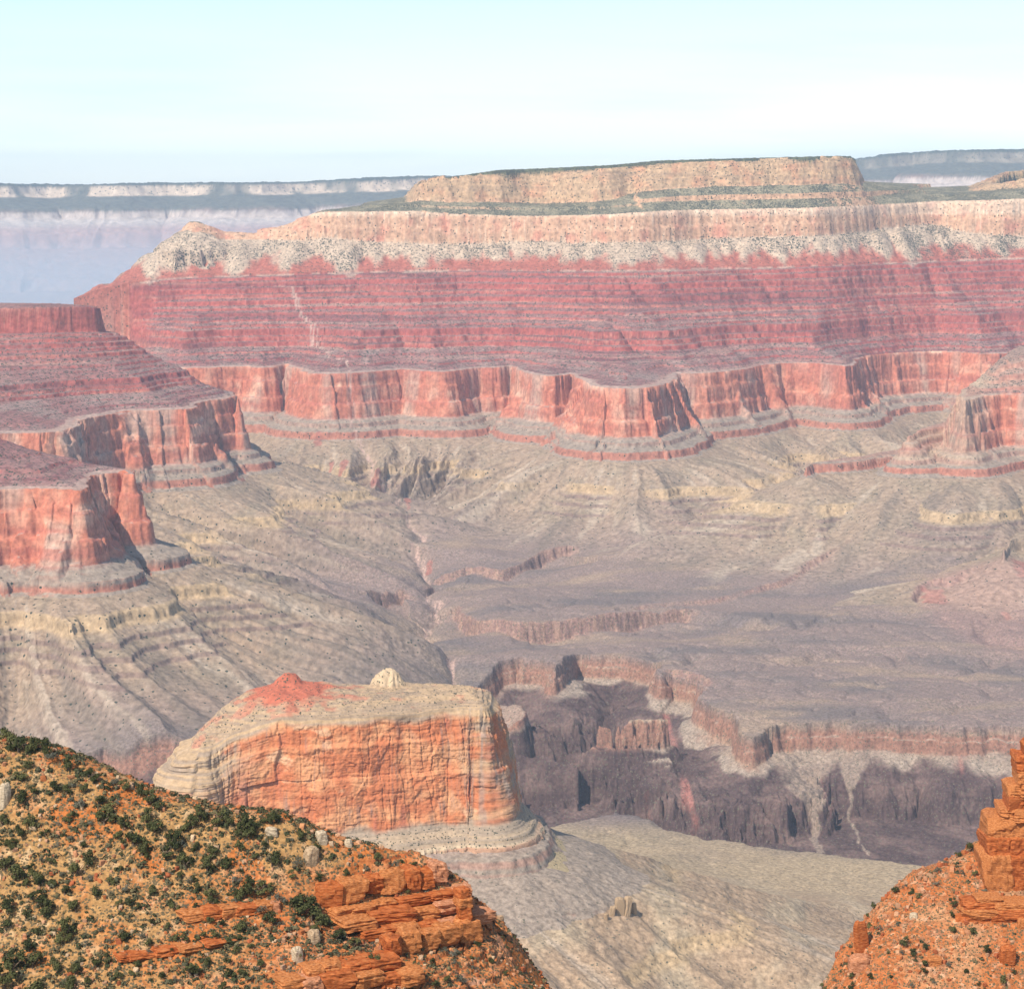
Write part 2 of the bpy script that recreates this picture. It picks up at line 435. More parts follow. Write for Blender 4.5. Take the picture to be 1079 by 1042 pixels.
TERR = [(0, 0), (.10, .055), (.108, .075), (.20, .13), (.208, .15), (.30, .205), (.306, .25), (.335, .262), (.342, .31), (.375, .325), (.385, .40), (.43, .425), (.436, .445), (.50, .485), (.505, .505), (.57, .545), (.576, .575),
        (.64, .61), (.645, .635), (.70, .67), (.708, .72), (.76, .75), (.765, .785), (.80, .80), (.81, .86), (.85, .88), (.86, .93), (.91, .95), (.92, .985), (1, 1)]
T_U, T_Z = np.array(TERR).T

for c_ in (main0, lefA0, lefB0, rigC0, rigC1, rigC2, rigE0, butt0): c_.soften()
YEL = {'main': (284, 296), 'lefA': (270, 283), 'lefB': (190, 202), 'rigC1': (160, 176), 'butt': (262, 266), 'rigE': (9000, 9001), 'rigC2': (9000, 9001)}
PUR = {'main': ((330, 336), (380, 386), (440, 446)), 'lefA': ((320, 326), (380, 386)), 'lefB': ((250, 255), (290, 296), (340, 346)), 'rigC1': ((205, 210), (240, 246), (280, 285)), 'butt': (), 'rigE': (), 'rigC2': ()}
REG = {'canyon_wall': 0, 'mesa': 1, 'terraced_butte': 2, 'banded_butte': 3, 'rock_spur': 4, 'valley_floor': 5, 'gorge_side': 6}

def terrain(X, Y, fine=True):
    """height, region id, rock colour (4) of the canyon at plan points"""
    X = X.astype(F32); Y = Y.astype(F32)
    n1 = fbm(X / 330, Y / 330, 2, 1); n2 = fbm(X / 330 + 40, Y / 330, 2, 2)
    m1 = fbm(X / 92, Y / 92, 2, 3); m2 = fbm(X / 92, Y / 92 + 30, 2, 4)
    amp = np.clip(Y / 7000, 0.35, 1.1)
    wx = X + amp * (24 * n1 + 13 * m1); wy = Y + amp * (24 * n2 + 13 * m2)
    if fine:
        wx = wx + 3.2 * perlin(X / 26, Y / 26, 5) + 2.2 * perlin(X / 11, Y / 11, 6)
        wy = wy + 3.2 * perlin(X / 26, Y / 26, 7) + 2.2 * perlin(X / 11, Y / 11, 8)
    chim = np.maximum(0, ridged(X / 150 + .5 * n1, Y / 150, 3, 9) - 0.62) * 2.6            # chimneys and alcoves in the cliffs

    # ---- platform
    base = ZG + 2 + 16 * fbm(X / 700, Y / 700, 3, 11) + 5 * fbm(X / 160, Y / 160, 3, 12)
    vein = ridged(wx / 420 + .3 * n1, wy / 520, 2, 13); vein2 = ridged(wx / 130, wy / 170 + .4 * n2, 2, 14)
    base = base - 16 * sstep(.72, 1.0, vein) - 6 * sstep(.7, 1.0, vein2)
    top = base

    # ---- walls
    reg = np.full(X.shape, 5, np.int8)
    H = top
    Dmin = np.full(X.shape, 5000, F32)
    yel = np.zeros(X.shape, F32); pur = np.zeros(X.shape, F32); tal = np.zeros(X.shape, F32)
    supai = np.zeros(X.shape, F32)

    def apron(con, key, r, wob=1.0):
        nonlocal H, reg, Dmin
        d, t, _ = con.query(wx, wy)
        dn = d + wob * chim * 6 * sstep(-20, 10, d) * sstep(140, 20, d)
        qx, qy = con.q                                                        # ribs run straight down from the nearest point of the rim
        sx, sy = con.soft_q(wx, wy)
        cqd = sstep(.45, .95, con.cq); fan = (.1 + .9 * cqd) * ((np.abs(perlin(sx / 230, sy / 230, 24 + 300 * (r == 3))) - .26) * 1.0 + .4 * (np.abs(perlin(sx / 95, sy / 95, 25)) - .26))
        dn = dn + np.minimum(d, 560) * fan * sstep(80, 300, d) * (1 - .8 * sstep(620, 1200, d))
        rb_ = (np.abs(perlin(sx / 50, sy / 50, 21)) - .28) * 66 + (np.abs(perlin(sx / 24, sy / 24, 29)) - .28) * 26
        dn = dn + cqd * rb_ * sstep(110, 330, d) * (1 - .85 * sstep(480, 1000, d))
        if fine:
            dn = dn + cqd * 9 * (np.abs(perlin(sx / 11, sy / 11, 23)) - .3) * sstep(120, 240, d) * (1 - sstep(500, 900, d))
        jag = (cellrand(qx / 150 + .35 * n1, qy / 150, 45) - .5) * 22 + (cellrand(qx / 37, qy / 37, 46) - .5) * 4
        dn = dn + jag * sstep(-60, -10, d) * sstep(150, 90, d) * (wob + .2)
        ps, pz = np.array(PROF[key][0], float), np.array(PROF[key][1], float)
        sel = (ps < 60) | np.isin(np.arange(len(ps)), [k for k in range(len(ps)) if ps[k] > 118 and (k == len(ps) - 1 or ps[k + 1] - ps[k] > 60)])
        cover = sstep(.0, .3, fbm(sx / 130 + 3, sy / 130, 2, 28) + .9 * (np.abs(perlin(sx / 95, sy / 95, 25)) - .3)) * sstep(120, 170, d)
        z = lerp(np.interp(dn, ps, pz), np.interp(dn, ps[sel], pz[sel]), cover * .92).astype(F32)
        if key in ('main', 'lefA', 'lefB'):                                # broken stretches where the cliff has collapsed to stepped talus
            brk = .8 * sstep(.16, .42, fbm(qx / 165 + 7, qy / 165, 3, 54)) * sstep(-30, -2, d)
            zb = np.interp(dn + 5 * perlin(X / 30, Y / 30, 55), [-14, -4, 18, 24, 44, 49, 70, 76, 98, 104, 128], [-608, -618, -640, -660, -684, -708, -728, -748, -772, -796, -824])
            z = np.where(dn < 128, lerp(z, zb, brk), z).astype(F32)
        m = z > H - 3
        if fine:
            y0, y1 = YEL[key]
            op = m * (1 - cover) * (d > 130)
            yel[:] = np.where(m, op * sstep(y0 - 14, y0 - 4, dn) * sstep(y1 + 26, y1 + 4, dn), yel)
            pl = np.zeros_like(dn)
            for p0, p1 in PUR[key]: pl = np.maximum(pl, sstep(p0 - 5, p0 - 1, dn) * sstep(p1 + 7, p1 + 1, dn))
            pur[:] = np.where(m, op * pl, pur)
            tal[:] = np.where(m, .6 * perlin(sx / 17, sy / 17, 48) + .5 * perlin(sx / 44, sy / 44, 49) + .35 * perlin(sx / 7, sy / 7, 50), tal)
        reg = np.where(m & (d < 620) & (z > H), r, reg).astype(np.int8)
        Hn = smax(H, z, 9.0)
        H = np.where(d < 130, np.maximum(H, z), Hn)
        Dmin = np.minimum(Dmin, np.where(m, d, 5000))
        return d, t, z

    def band(dl, zl, con, u_map=True, tr=True):
        "fill between a lower contour (inside distance -dl) and the next one up"
        d, t, z = con.query(wx, wy)
        a = np.maximum(-dl, 0); b = np.maximum(d, 0)
        u = a / np.maximum(a + b, 1e-3)
        return d, z, u

    wob = 0.03 * fbm(X / 120, Y / 120, 3, 31)
    # canyon wall with the mesa on it
    d0, t0, z = apron(main0, 'main', 0)
    d1, z1, u = band(d0, ZR, main1)
    ins = d0 < 0
    spu = (np.abs(perlin(X / 260 + n1, Y / 400, 36)) - .27) * .12 + .018 * fbm(X / 60, Y / 60, 2, 37)
    spu = spu + (cellrand(X / 170 + n1, Y / 400 + n2, 47) - .5) * .022
    uu = np.clip(u + (wob + spu) * sstep(0, .12, u) * sstep(1, .9, u), 0, 1)
    zz = lerp(ZR, z1, np.interp(uu, T_U, T_Z).astype(F32))
    H = np.where(ins, np.maximum(zz, H), H); reg = np.where(ins, 0, reg)
    supai = np.where(ins, uu, supai)
    ins1 = d1 < 0
    d2, z2, u = band(d1, z1, main2)
    u2 = np.clip(u, 0, 1)
    spur = (np.abs(perlin(X / 105, Y / 500, 70)) * 1.6 - .4) * 0.26 * sstep(0, .35, u2) * sstep(1, .7, u2)
    zz = lerp(z1 + 8, z2, np.clip(u2 ** 1.12 + spur, 0, 1))
    H = np.where(ins1, zz, H); reg = np.where(ins1, 1, reg)
    hermit = np.where(ins1, u2, 0)
    ins2 = d2 < 0
    d3, z3, u = band(d2, z2, main3)
    zz = lerp(z2, z3, np.interp(u, [0, .25, .4, .7, 1], [0, .45, .5, .9, 1]))
    H = np.where(ins2, zz, H)
    ins3 = d3 < 0
    d4, z4, u = band(d3, z3, main4)
    zz = lerp(z3, z4, np.interp(u + wob, [0, .45, .49, .9, 1], [0, .40, .62, .93, 1]))
    H = np.where(ins3, zz, H)
    toro = np.where(ins3, u, 0)
    d4 = d4 + 26 * fbm(X / 120 + 8, Y / 120, 4, 39)
    ins4 = d4 < 0
    d5, z5, u = band(d4, z4, main5)
    zz = lerp(z4, z5, np.interp(u, [0, .08, .16, .22, .36, .42, .54, .6, .74, .8, .92, 1], [0, .16, .20, .36, .42, .56, .61, .75, .80, .9, .94, 1]))
    H = np.where(ins4, zz, H)
    d5 = d5 + 34 * fbm(X / 110, Y / 110, 4, 34)
    ins5 = d5 < 0
    z5 = np.interp(CX + X / np.maximum(Y, 1) * F_PX, [440, 525, 640, 690, 760, 896, 1045, 1300], [22, 68, 86, 104, 112, 126, 20, 96]).astype(F32) - 4
    H = np.where(ins5, z5 + sstep(4, 14, -d5) * (9 + 5 * fbm(X / 18, Y / 18, 3, 35)), H)
    kai = np.where(ins4, 1, 0)
    forest = np.where(ins5, 1.0, 0.0)
    kx, ky, _ = at_d(205, 235, 8900)
    kq = np.hypot(X - kx, (Y - ky) * .8) * (1 + .25 * fbm(X / 60, Y / 60, 2, 38))
    kz = -119 - np.interp(kq, [0, 6, 40, 150, 600], [0, 2, 26, 102, 3000]).astype(F32)
    knoll = kz > H
    H = np.maximum(H, kz); d2 = np.where(knoll, 5, d2); ins1 = ins1 | knoll; reg = np.where(knoll, 1, reg); hermit = np.where(knoll, .9, hermit)
    # buttes to the side
    for c0, key, c1, r in ((lefA0, 'lefA', lefA1, 2), (lefB0, 'lefB', lefB1, 3)):
        d0, t0, z = apron(c0, key, r)
        d1, z1, u = band(d0, ZR, c1)
        ins = d0 < 0
        uu = np.clip(u + wob * sstep(0, .1, u) * sstep(1, .9, u), 0, 1)
        if key == 'lefA':
            zz = lerp(ZR, z1, np.interp(uu, np.concatenate([T_U * .93, [.95, 1]]), np.concatenate([T_Z * .72, [.985, 1]])))
        else:
            zz = lerp(ZR, z1, np.interp(uu, [0, .3, .33, .6, .63, 1], [0, .3, .42, .6, .7, 1]))
        zz = np.where(d1 < 0, z1 + np.minimum(-d1, 80) * .03, zz)
        H = np.where(ins, np.maximum(zz, H), H); reg = np.where(ins, r, reg)
        supai = np.where(ins, uu, supai)
    apron(rigC1, 'rigC1', 4, .6)
    apron(rigC2, 'rigC2', 4, .5)
    d0, t0, z = apron(rigC0, 'main', 4)
    d1, z1, u = band(d0, ZR, rigC3)
    ins = d0 < 0
    zz = lerp(ZR, z1, np.interp(np.clip(u + wob * sstep(0, .1, u), 0, 1), [0, .2, .24, .5, .56, .8, .86, 1], [0, .14, .26, .42, .6, .74, .9, 1]))
    H = np.where(ins, np.maximum(zz, H), H); reg = np.where(ins, 4, reg)
    supai = np.where(ins, np.clip(u, 0, 1), supai)
    apron(rigE0, 'rigE', 4, .4)
    apron(butt0, 'butt', 5, .3)
    keep = sstep(-930, -1010, H); keepc = sstep(-850, -1020, H)
    d, t, _ = creek.query(wx, wy)
    dep = np.interp(t, [0, 500, 1300, 2100, 2900], [110, 70, 40, 22, 8]).astype(F32)
    wid = np.interp(t, [0, 500, 1300, 2100, 2900], [300, 240, 170, 150, 120]).astype(F32)
    ad = np.abs(d + 34 * fbm(X / 150, Y / 150, 2, 15))
    cw = np.clip(1 - ad / wid, 0, 1)
    creekness = sstep(14, 4, ad + 12 * m1) * sstep(0, 400, t)
    H = H - dep * cw ** 1.3 * keepc - 13 * np.clip(1 - np.abs(ad + 12 * m1) / 30, 0, 1) * keepc * sstep(300, 600, t)
    led_c = np.zeros_like(H)
    for c, drop, width in ledges:
        d, t, _ = c.query(wx, wy)
        Lc = c.T[-1] + c.L[-1]
        fade = sstep(0, 60, t) * sstep(Lc, Lc - 60, t)
        s = -d                                                                  # towards the viewer
        dd = drop * (0.75 + 0.35 * np.sin(t / 97.0) * np.cos(t / 61.0 + 1))
        cut = dd * fade * np.clip(s / 14, 0, 1) * np.clip(1 - s / width, 0, 1) ** 0.8
        cut = np.where(np.abs(d) < width, cut, 0)
        H = H - cut * keep
        led_c = np.maximum(led_c, keep * fade * sstep(-14, 0, s) * sstep(34, 14, s))

    # ---- inner gorge
    g, tg, _ = gorge.query(wx, wy)
    g = g + 26 * fbm(X / 70, Y / 90, 3, 43) * sstep(2800, 4300, Y)
    gi = np.maximum(-g, 0)
    qx, qy = gorge.q
    rib = 1.5 * (ridged(qx / 300 + gi / 1500, qy / 300, 1, 41) - .52) + .8 * (ridged(qx / 105 + gi / 900, qy / 105, 2, 40) - .58)
    crag = ridged(X / 52 + n1, Y / 95, 3, 42) - .6
    gi2 = gi + sstep(50, 170, gi) * (gi * (.75 * rib + .45 * (ridged(qx / 46 + gi / 500, qy / 46, 2, 53) - .58)) + 42 * crag)
    if fine:
        gi2 = gi2 + sstep(60, 150, gi) * (17 * (ridged(X / 19, Y / 24, 3, 44) - .6))
    gi2 = np.maximum(gi2, 0)
    drop = np.interp(gi2, [0, 6, 10, 16, 60, 110, 300, 420, 800], [0, 26, 29, 52, 74, 100, 350, 450, 460]).astype(F32)
    south = sstep(20, 120, Y - qy) * sstep(4500, 4300, Y)
    drop = lerp(drop, np.interp(gi2, [0, 50, 100, 280], [0, 20, 90, 440]), south)
    gz = lerp(H, ZG, sstep(20, 220, gi)) - drop
    rimz = lerp(H, ZG, sstep(20, 220, gi))
    ii, _, _ = islet.query(wx, wy)
    isl = np.interp(ii, [-20, 0, 6, 20, 40, 90], [-1040, -1042, -1080, -1090, -1150, -1500]).astype(F32)
    gz = np.maximum(gz, isl)
    ing = (g < 0)
    H = np.where(ing, np.minimum(H, gz), H)
    reg = np.where(ing & (gi > 1), 6, reg).astype(np.int8)
    # ground rising again to the south rim, below the frame
    H = np.maximum(H, np.interp(Y, [0, 500, 900, 1400, 1900], [-330, -400, -640, -900, -1200]).astype(F32))
    if fine:
        rough = np.where(ing & (gi > 40), 7.0, 1.6)
        H = H + rough * fbm(X / 24, Y / 24, 3, 51) * np.where(forest > 0, .4, 1)
    aux = dict(yel=yel, pur=pur, tal=tal, Dmin=Dmin, supai=supai, hermit=hermit, toro=toro, kai=kai, forest=forest, gi=gi, rimz=rimz, g=g, led=led_c, creek=creekness, chim=chim, ins1=ins1, ins2=ins2, ins3=ins3, n1=n1, m1=m1, m2=m2, tg=tg)
    return H, reg, aux

# ------------------------------------------------------------------ view-adapted polar grid: as fine as the picture wherever the ground faces the camera
def adaptive_rows(az, r_lo, r_hi, n_rows, n_sample=2600, floor=0.25, hfun=None):
    ca = np.linspace(az[0], az[-1], 110)
    r = np.exp(np.linspace(math.log(r_lo), math.log(r_hi), n_sample))
    A, R = np.meshgrid(ca, r)
    H = hfun(R * np.sin(A), R * np.cos(A))
    e = H / R * F_PX
    de = np.abs(np.diff(e, axis=0))
    vis = e[1:] >= np.maximum.accumulate(e, 0)[1:] - 3
    inframe = e[1:] > -930
    w = de * np.where(vis, 1.0, 0.12) * np.where(inframe, 1, .1) + floor * 1000.0 / n_sample * np.where(inframe, 1, .2)
    k = np.ones(9) / 9
    for _ in range(2):
        w = np.apply_along_axis(lambda v: np.convolve(np.pad(v, 4, 'edge'), k, 'valid'), 1, w)
    k = np.ones(15) / 15
    w = np.apply_along_axis(lambda v: np.convolve(np.pad(v, 7, 'edge'), k, 'valid'), 0, w)
    c = np.concatenate([np.zeros((1, w.shape[1])), np.cumsum(w, 0)], 0)
    c /= c[-1]
    q = np.linspace(0, 1, n_rows)
    rows = np.stack([np.interp(q, c[:, i], r) for i in range(len(ca))], 1)      # n_rows x coarse columns
    fi = np.interp(az, ca, np.arange(len(ca)))
    i0 = np.clip(fi.astype(int), 0, len(ca) - 2); f = fi - i0
    return rows[:, i0] * (1 - f) + rows[:, i0 + 1] * f

QUALITY = 1.0
NCOL, NROW = int(1260 * QUALITY), int(2300 * QUALITY)
az = np.arctan((np.linspace(-90, 1170, NCOL) - CX) / (F_PX * 1.01))
RR = adaptive_rows(az, 700, 12400, NROW, hfun=lambda x, y: terrain(x, y, False)[0])
X = (RR * np.sin(az)[None]).astype(F32); Y = (RR * np.cos(az)[None]).astype(F32)
Hh, reg, ax = terrain(X, Y)
print("terrain", X.shape, round(time.time() - T0, 1))

# ------------------------------------------------------------------ rock colours by stratum, slope and weathering
def slope_of(X, Y, Z):
    P = np.stack([X, Y, Z], -1)
    du = np.empty_like(P); dv = np.empty_like(P)
    du[:, 1:-1] = P[:, 2:] - P[:, :-2]; du[:, 0] = P[:, 1] - P[:, 0]; du[:, -1] = P[:, -1] - P[:, -2]
    dv[1:-1] = P[2:] - P[:-2]; dv[0] = P[1] - P[0]; dv[-1] = P[-1] - P[-2]
    n = np.cross(du, dv)
    n /= np.maximum(np.linalg.norm(n, axis=-1, keepdims=True), 1e-9)
    return np.abs(n[..., 2])

C = lambda *v: np.array(v, F32)
def colours(X, Y, Z, reg, a):
    nz = slope_of(X, Y, Z)
    cliff = sstep(0.80, 0.55, nz)
    steep = sstep(0.93, 0.8, nz)
    zw = Z + 4 * a['n1'] + 2.0 * a['m1']
    fine_band = perlin(zw / 7, X / 900, 61); mid_band = perlin(zw / 19, X / 1500 + 7, 62)
    blot = fbm(X / 75, zw / 60 + Y / 300, 3, 63)
    streak = fbm(X / 9, zw / 160 + Y / 70, 4, 64, gain=.65)
    big = fbm(X / 260, Y / 260, 3, 65)
    veg = np.zeros(Z.shape, F32)
    # platform and aprons
    olive, grey, tan = C(.30, .265, .20), C(.24, .17, .145), C(.33, .23, .16)
    c = np.broadcast_to(grey, Z.shape + (3,)).astype(F32)
    c = mixc(c, C(.165, .13, .12), sstep(-.1, .5, fbm(X / 420, Y / 200, 3, 66)))
    c = mixc(c, tan, .75 * sstep(0, .5, fbm(X / 330 + 9, Y / 160, 4, 67)))
    veg = veg + .03 + .10 * sstep(4200, 4600, Y) * sstep(500, 900, a['Dmin'])
    c = mixc(c, C(.37, .275, .165), .8 * sstep(4000, 3500, Y + 300 * big))
    apr = sstep(760, 250, a['Dmin'] + 90 * big)
    c = mixc(c, mixc(np.broadcast_to(C(.32, .225, .155), c.shape), C(.275, .205, .14), sstep(-.2, .5, blot)), apr)
    c = mixc(c, C(.335, .25, .19), .6 * apr * sstep(0, .6, streak))
    # yellow ledge and purple ledges of the shale slopes
    inap = (a['Dmin'] < 640) & (a['supai'] == 0) & (a['g'] > 0)
    c = mixc(c, mixc(np.broadcast_to(C(.365, .25, .16), c.shape), C(.41, .31, .205), sstep(-.1, .4, blot)), .85 * sstep(3500, 3200, Y))
    tl = a['tal'] * sstep(100, 200, a['Dmin']) * sstep(900, 500, a['Dmin'])
    c = mixc(c, C(.40, .31, .23), .75 * sstep(.12, .6, tl)); c = mixc(c, C(.175, .135, .105), .65 * sstep(.1, .6, -tl))
    c = mixc(c, C(.44, .305, .175), .75 * a['yel'] * inap)
    c = mixc(c, C(.18, .115, .10), .62 * a['pur'] * inap)
    # grey-red lower ledges of the wall
    lo = np.where(reg == 3, -812, -824)
    mu = (Z > lo) & (Z <= -752) & (a['Dmin'] < 200)
    cm = mixc(np.broadcast_to(C(.29, .225, .175), c.shape), C(.38, .15, .10), cliff * sstep(-792, -797, Z) * .95)
    cm = mixc(cm, C(.36, .19, .14), .6 * cliff * sstep(-797, -790, Z) * sstep(-.4, .3, fine_band))
    c = np.where(mu[..., None], cm, c)
    # the red wall
    rw = (Z > -766) & (Z <= -604) & (a['Dmin'] < 200) & (a['g'] > 0)
    cr = mixc(np.broadcast_to(C(.48, .165, .10), c.shape), C(.58, .275, .18), sstep(-.05, .5, blot))
    cr = mixc(cr, C(.70, .42, .29), .85 * sstep(.22, .5, fbm(X / 85 + 5, Z / 80, 3, 68)))
    cr = mixc(cr, C(.36, .17, .125), .4 * sstep(.15, .5, streak))
    cr = mixc(cr, C(.40, .30, .235), .65 * sstep(.12, .4, fbm(X / 130 + 3, Y / 130, 2, 69)))
    cr = mixc(cr, C(.38, .115, .08), .65 * sstep(.0, .35, perlin(zw / 13 + 3, X / 700, 79) + .5 * perlin(zw / 4, X / 300, 56)))
    cr = mixc(cr, C(.36, .26, .215), .85 * (1 - steep))
    c = np.where(rw[..., None], mixc(c, cr, sstep(-768, -752, zw)), c); veg = np.where(rw, 0.0, veg)
    # stepped red beds
    su = (a['supai'] > 0) & (Z > -606)
    cs = mixc(np.broadcast_to(C(.265, .125, .11), c.shape), C(.37, .088, .068), cliff * .9)
    cs = mixc(cs, C(.29, .20, .17), .8 * (1 - steep) * sstep(-.3, .4, blot) * sstep(.75, .2, a['supai']))
    cs = mixc(cs, C(.47, .22, .155), .7 * cliff * sstep(.1, .6, fine_band))
    cs = mixc(cs, C(.20, .06, .06), .65 * sstep(.15, .5, mid_band + .5 * fine_band))
    cs = mixc(cs, C(.40, .23, .18), .6 * sstep(.15, .5, perlin(zw / 11 + 5, X / 1200, 78)) * (1 - cliff))
    cs = mixc(cs, C(.15, .055, .055), .6 * sstep(.2, .5, perlin(zw / 4.5 + 9, X / 500, 58)) * sstep(-.3, .2, fbm(X / 240, Y / 240 + 5, 2, 57)))
    cs = mixc(cs, C(.42, .30, .235), .75 * sstep(.99, 1.0, a['supai'] + .16 * np.abs(perlin(X / 105, Y / 500, 70)) + .03 * fbm(X / 30, Y / 60, 2, 71) - .03) * (a['supai'] > .8) * (reg == 0))
    c = np.where(su[..., None], cs, c)
    veg = np.where(su, .28 * (1 - cliff), veg)
    c = np.where(((reg == 4) & (Z > -792) & (a['g'] > 0))[..., None], mixc(c, mixc(np.broadcast_to(C(.42, .30, .21), c.shape), C(.36, .2, .145), sstep(0, .4, mid_band)), sstep(.75, .2, X * 0 + (CX + X / Y * F_PX - 1010) / 60) * .75 + .5 * sstep(-612, -600, Z)), c)
    # hermit slope
    he = a['ins1']
    pale = sstep(.18, .5, a['hermit'] * .8 + .8 * (np.abs(perlin(X / 105, Y / 500, 70)) - .2) + .25 * fbm(X / 40, Y / 90, 3, 70))
    ch = mixc(np.broadcast_to(C(.36, .115, .08), c.shape), C(.46, .345, .25), pale)
    c = np.where(he[..., None], ch, c); veg = np.where(he, .10 + .28 * pale + .45 * sstep(900, 1050, project(X, Y, Z)[0] * 0 + X / 9300 * 2500 + 540), veg)
    # coconino cliff, toroweap bench, kaibab cliff, forest
    co = a['ins2']
    cc = mixc(np.broadcast_to(C(.52, .31, .195), c.shape), C(.55, .245, .16), sstep(0, .5, blot))
    cc = mixc(cc, C(.68, .52, .38), .6 * sstep(.1, .5, streak) + .5 * sstep(-104, -92, Z))
    c = np.where(co[..., None], cc, c); veg = np.where(co, .05, veg)
    to = a['ins3']
    c = np.where(to[..., None], mixc(np.broadcast_to(C(.25, .215, .14), c.shape), C(.52, .31, .19), cliff), c)
    veg = np.where(to, .95 * (1 - .85 * cliff), veg)
    ka = a['kai'] > 0
    ck = mixc(np.broadcast_to(C(.46, .30, .175), c.shape), C(.50, .24, .135), sstep(-.1, .5, blot) * .8)
    ck = mixc(ck, C(.32, .215, .14), .65 * sstep(.05, .5, fine_band))
    c = np.where(ka[..., None], ck, c); veg = np.where(ka, .08 + .35 * (1 - cliff), veg)
    fo = a['forest'] > 0
    c = np.where(fo[..., None], C(.10, .105, .06), c); veg = np.where(fo, .95, veg)
    # inner gorge
    gi = a['gi']; dz = a['rimz'] - Z
    cg = mixc(np.broadcast_to(C(.085, .053, .05), c.shape), C(.165, .105, .09), sstep(-.2, .5, fbm(X / 90, Y / 90 + Z / 60, 3, 71)))
    cg = mixc(cg, C(.36, .15, .12), .8 * sstep(.32, .55, fbm(X / 40, Z / 120, 3, 72)) * sstep(.2, .5, fbm(X / 300, Y / 300, 2, 73) + .35))
    cg = mixc(cg, C(.32, .245, .19), sstep(-.05, .25, fbm(X / 130, Y / 240, 3, 74) + lerp(.5, -.75, sstep(48, 95 + 60 * (X > 700), dz)) - .25 * (X < 350)))
    cg = mixc(cg, C(.29, .15, .105), sstep(62, 48, dz + 4 * a['m1']) * (.35 + .65 * cliff))
    cg = mixc(cg, C(.40, .30, .20), .6 * sstep(62, 40, dz) * sstep(.05, .4, mid_band + .3 * streak))
    c = np.where((a['g'] < 0)[..., None], mixc(c, cg, sstep(0, 6, gi)), c)
    veg = np.where(a['g'] < 0, .10, veg)
    for px, wd, ln in ((846, 17, 190), (893, 9, 180), (1050, 20, 110)):
        x0 = (px - CX) / F_PX * 4560 * 1.03
        dx_ = np.abs(X - x0 + 14 * a['m1'] + 9 * fbm(X / 22, Z / 30, 2, 80) + .12 * (dz - 60))
        hw = wd * .55 + (wd * 6.0) * sstep(ln * .75, 30, dz) ** 1.5
        fan = sstep(hw, hw * .6, dx_) * sstep(ln + 30, ln, dz) * (a['g'] < -8) * (Y > 4200) * sstep(44, 56, dz)
        c = mixc(c, C(.29, .215, .165), .8 * fan)
    # low cliffs of the platform
    c = mixc(c, mixc(np.broadcast_to(C(.25, .15, .125), c.shape), C(.36, .22, .16), sstep(-.2, .4, streak)), a['led'] * (.35 + .65 * steep) * (a['g'] > 0))
    c = mixc(c, C(.47, .31, .25), .8 * a['creek'] * sstep(-.1, .3, streak + .1))
    # red shale patches
    for px, py, z, rx, ry in ((985, 622, -1010, 32, 60), (430, 549, -1015, 12, 45), (362, 531, -1000, 16, 45), (335, 511, -970, 14, 40), (395, 536, -1010, 18, 60), (410, 558, -1020, 9, 40), (350, 522, -985, 10, 40), (452, 590, -1030, 10, 40), (1060, 634, -1010, 12, 30), (1090, 585, -935, 60, 90)):
        x0, y0, _ = at_z(px, py, z)
        q = ((X - x0) / rx) ** 2 + ((Y - y0) / ry) ** 2 + 1.4 * fbm(X / 30, Y / 30, 2, 75)
        c = mixc(c, C(.34, .125, .095), .75 * sstep(1.3, .5, q))
    x0, y0, _ = at_z(1060, 640, -1010)
    q = ((X - x0) / 190) ** 2 + ((Y - y0) / 520) ** 2 + .5 * fbm(X / 120, Y / 120, 3, 76)
    c = mixc(c, C(.34, .20, .165), .55 * sstep(1.2, .5, q))
    c = c * (1 + .10 * fbm(X / 20, Z / 8 + Y / 40, 2, 77))[..., None]
    veg = np.where(a['ins1'], veg * (.35 + 1.3 * sstep(-.25, .35, fbm(X / 90, Y / 160, 3, 59))), veg)
    return np.concatenate([np.clip(c, .01, .9), veg[..., None]], -1), nz

rgba, nz = colours(X, Y, Hh, reg, ax)
print("colours", round(time.time() - T0, 1))

mat_canyon = rock_material("canyon_rock", 14.0, veg_size=5.2, bump=.5, contrast=.36, veg_col=(.05, .055, .04))
mat_floor = rock_material("desert_floor", 6.0, veg_size=2.6, bump=.7, contrast=.42, veg_col=(.14, .125, .09))
V = np.stack([X, Y, Hh], -1).reshape(-1, 3)
Q = grid_faces(NROW, NCOL)
fr = reg.reshape(-1)[Q[:, 0]]
LAB = {
    'canyon_wall': ('stepped red canyon wall below the flat topped mesa', 'canyon wall'),
    'mesa': ('flat topped mesa with cream cliffs and dark forest on its rim', 'mesa'),
    'terraced_butte': ('terraced red butte in front of the long canyon wall, with a dark cliff end', 'butte'),
    'banded_butte': ('orange cliffed butte with pale banded aprons beside the dry side valley', 'butte'),
    'rock_spur': ('pale spur with a yellow ledge under a red cliff', 'spur'),
    'valley_floor': ('grey tan desert platform crossed by a dry creek bed', 'valley floor'),
    'gorge_side': ('dark purple inner gorge cut below the brown platform rim', 'gorge'),
}
for nm, rid in REG.items():
    q = Q[fr == rid]
    used, inv = np.unique(q, return_inverse=True)
    o = np_mesh(nm, V[used], inv.reshape(-1, 4), mat_floor if rid in (5, 6) else mat_canyon, attrs={'albedo': rgba.reshape(-1, 4)[used]})
    tag(o, LAB[nm][0], LAB[nm][1], kind='structure')
del V, Q, rgba

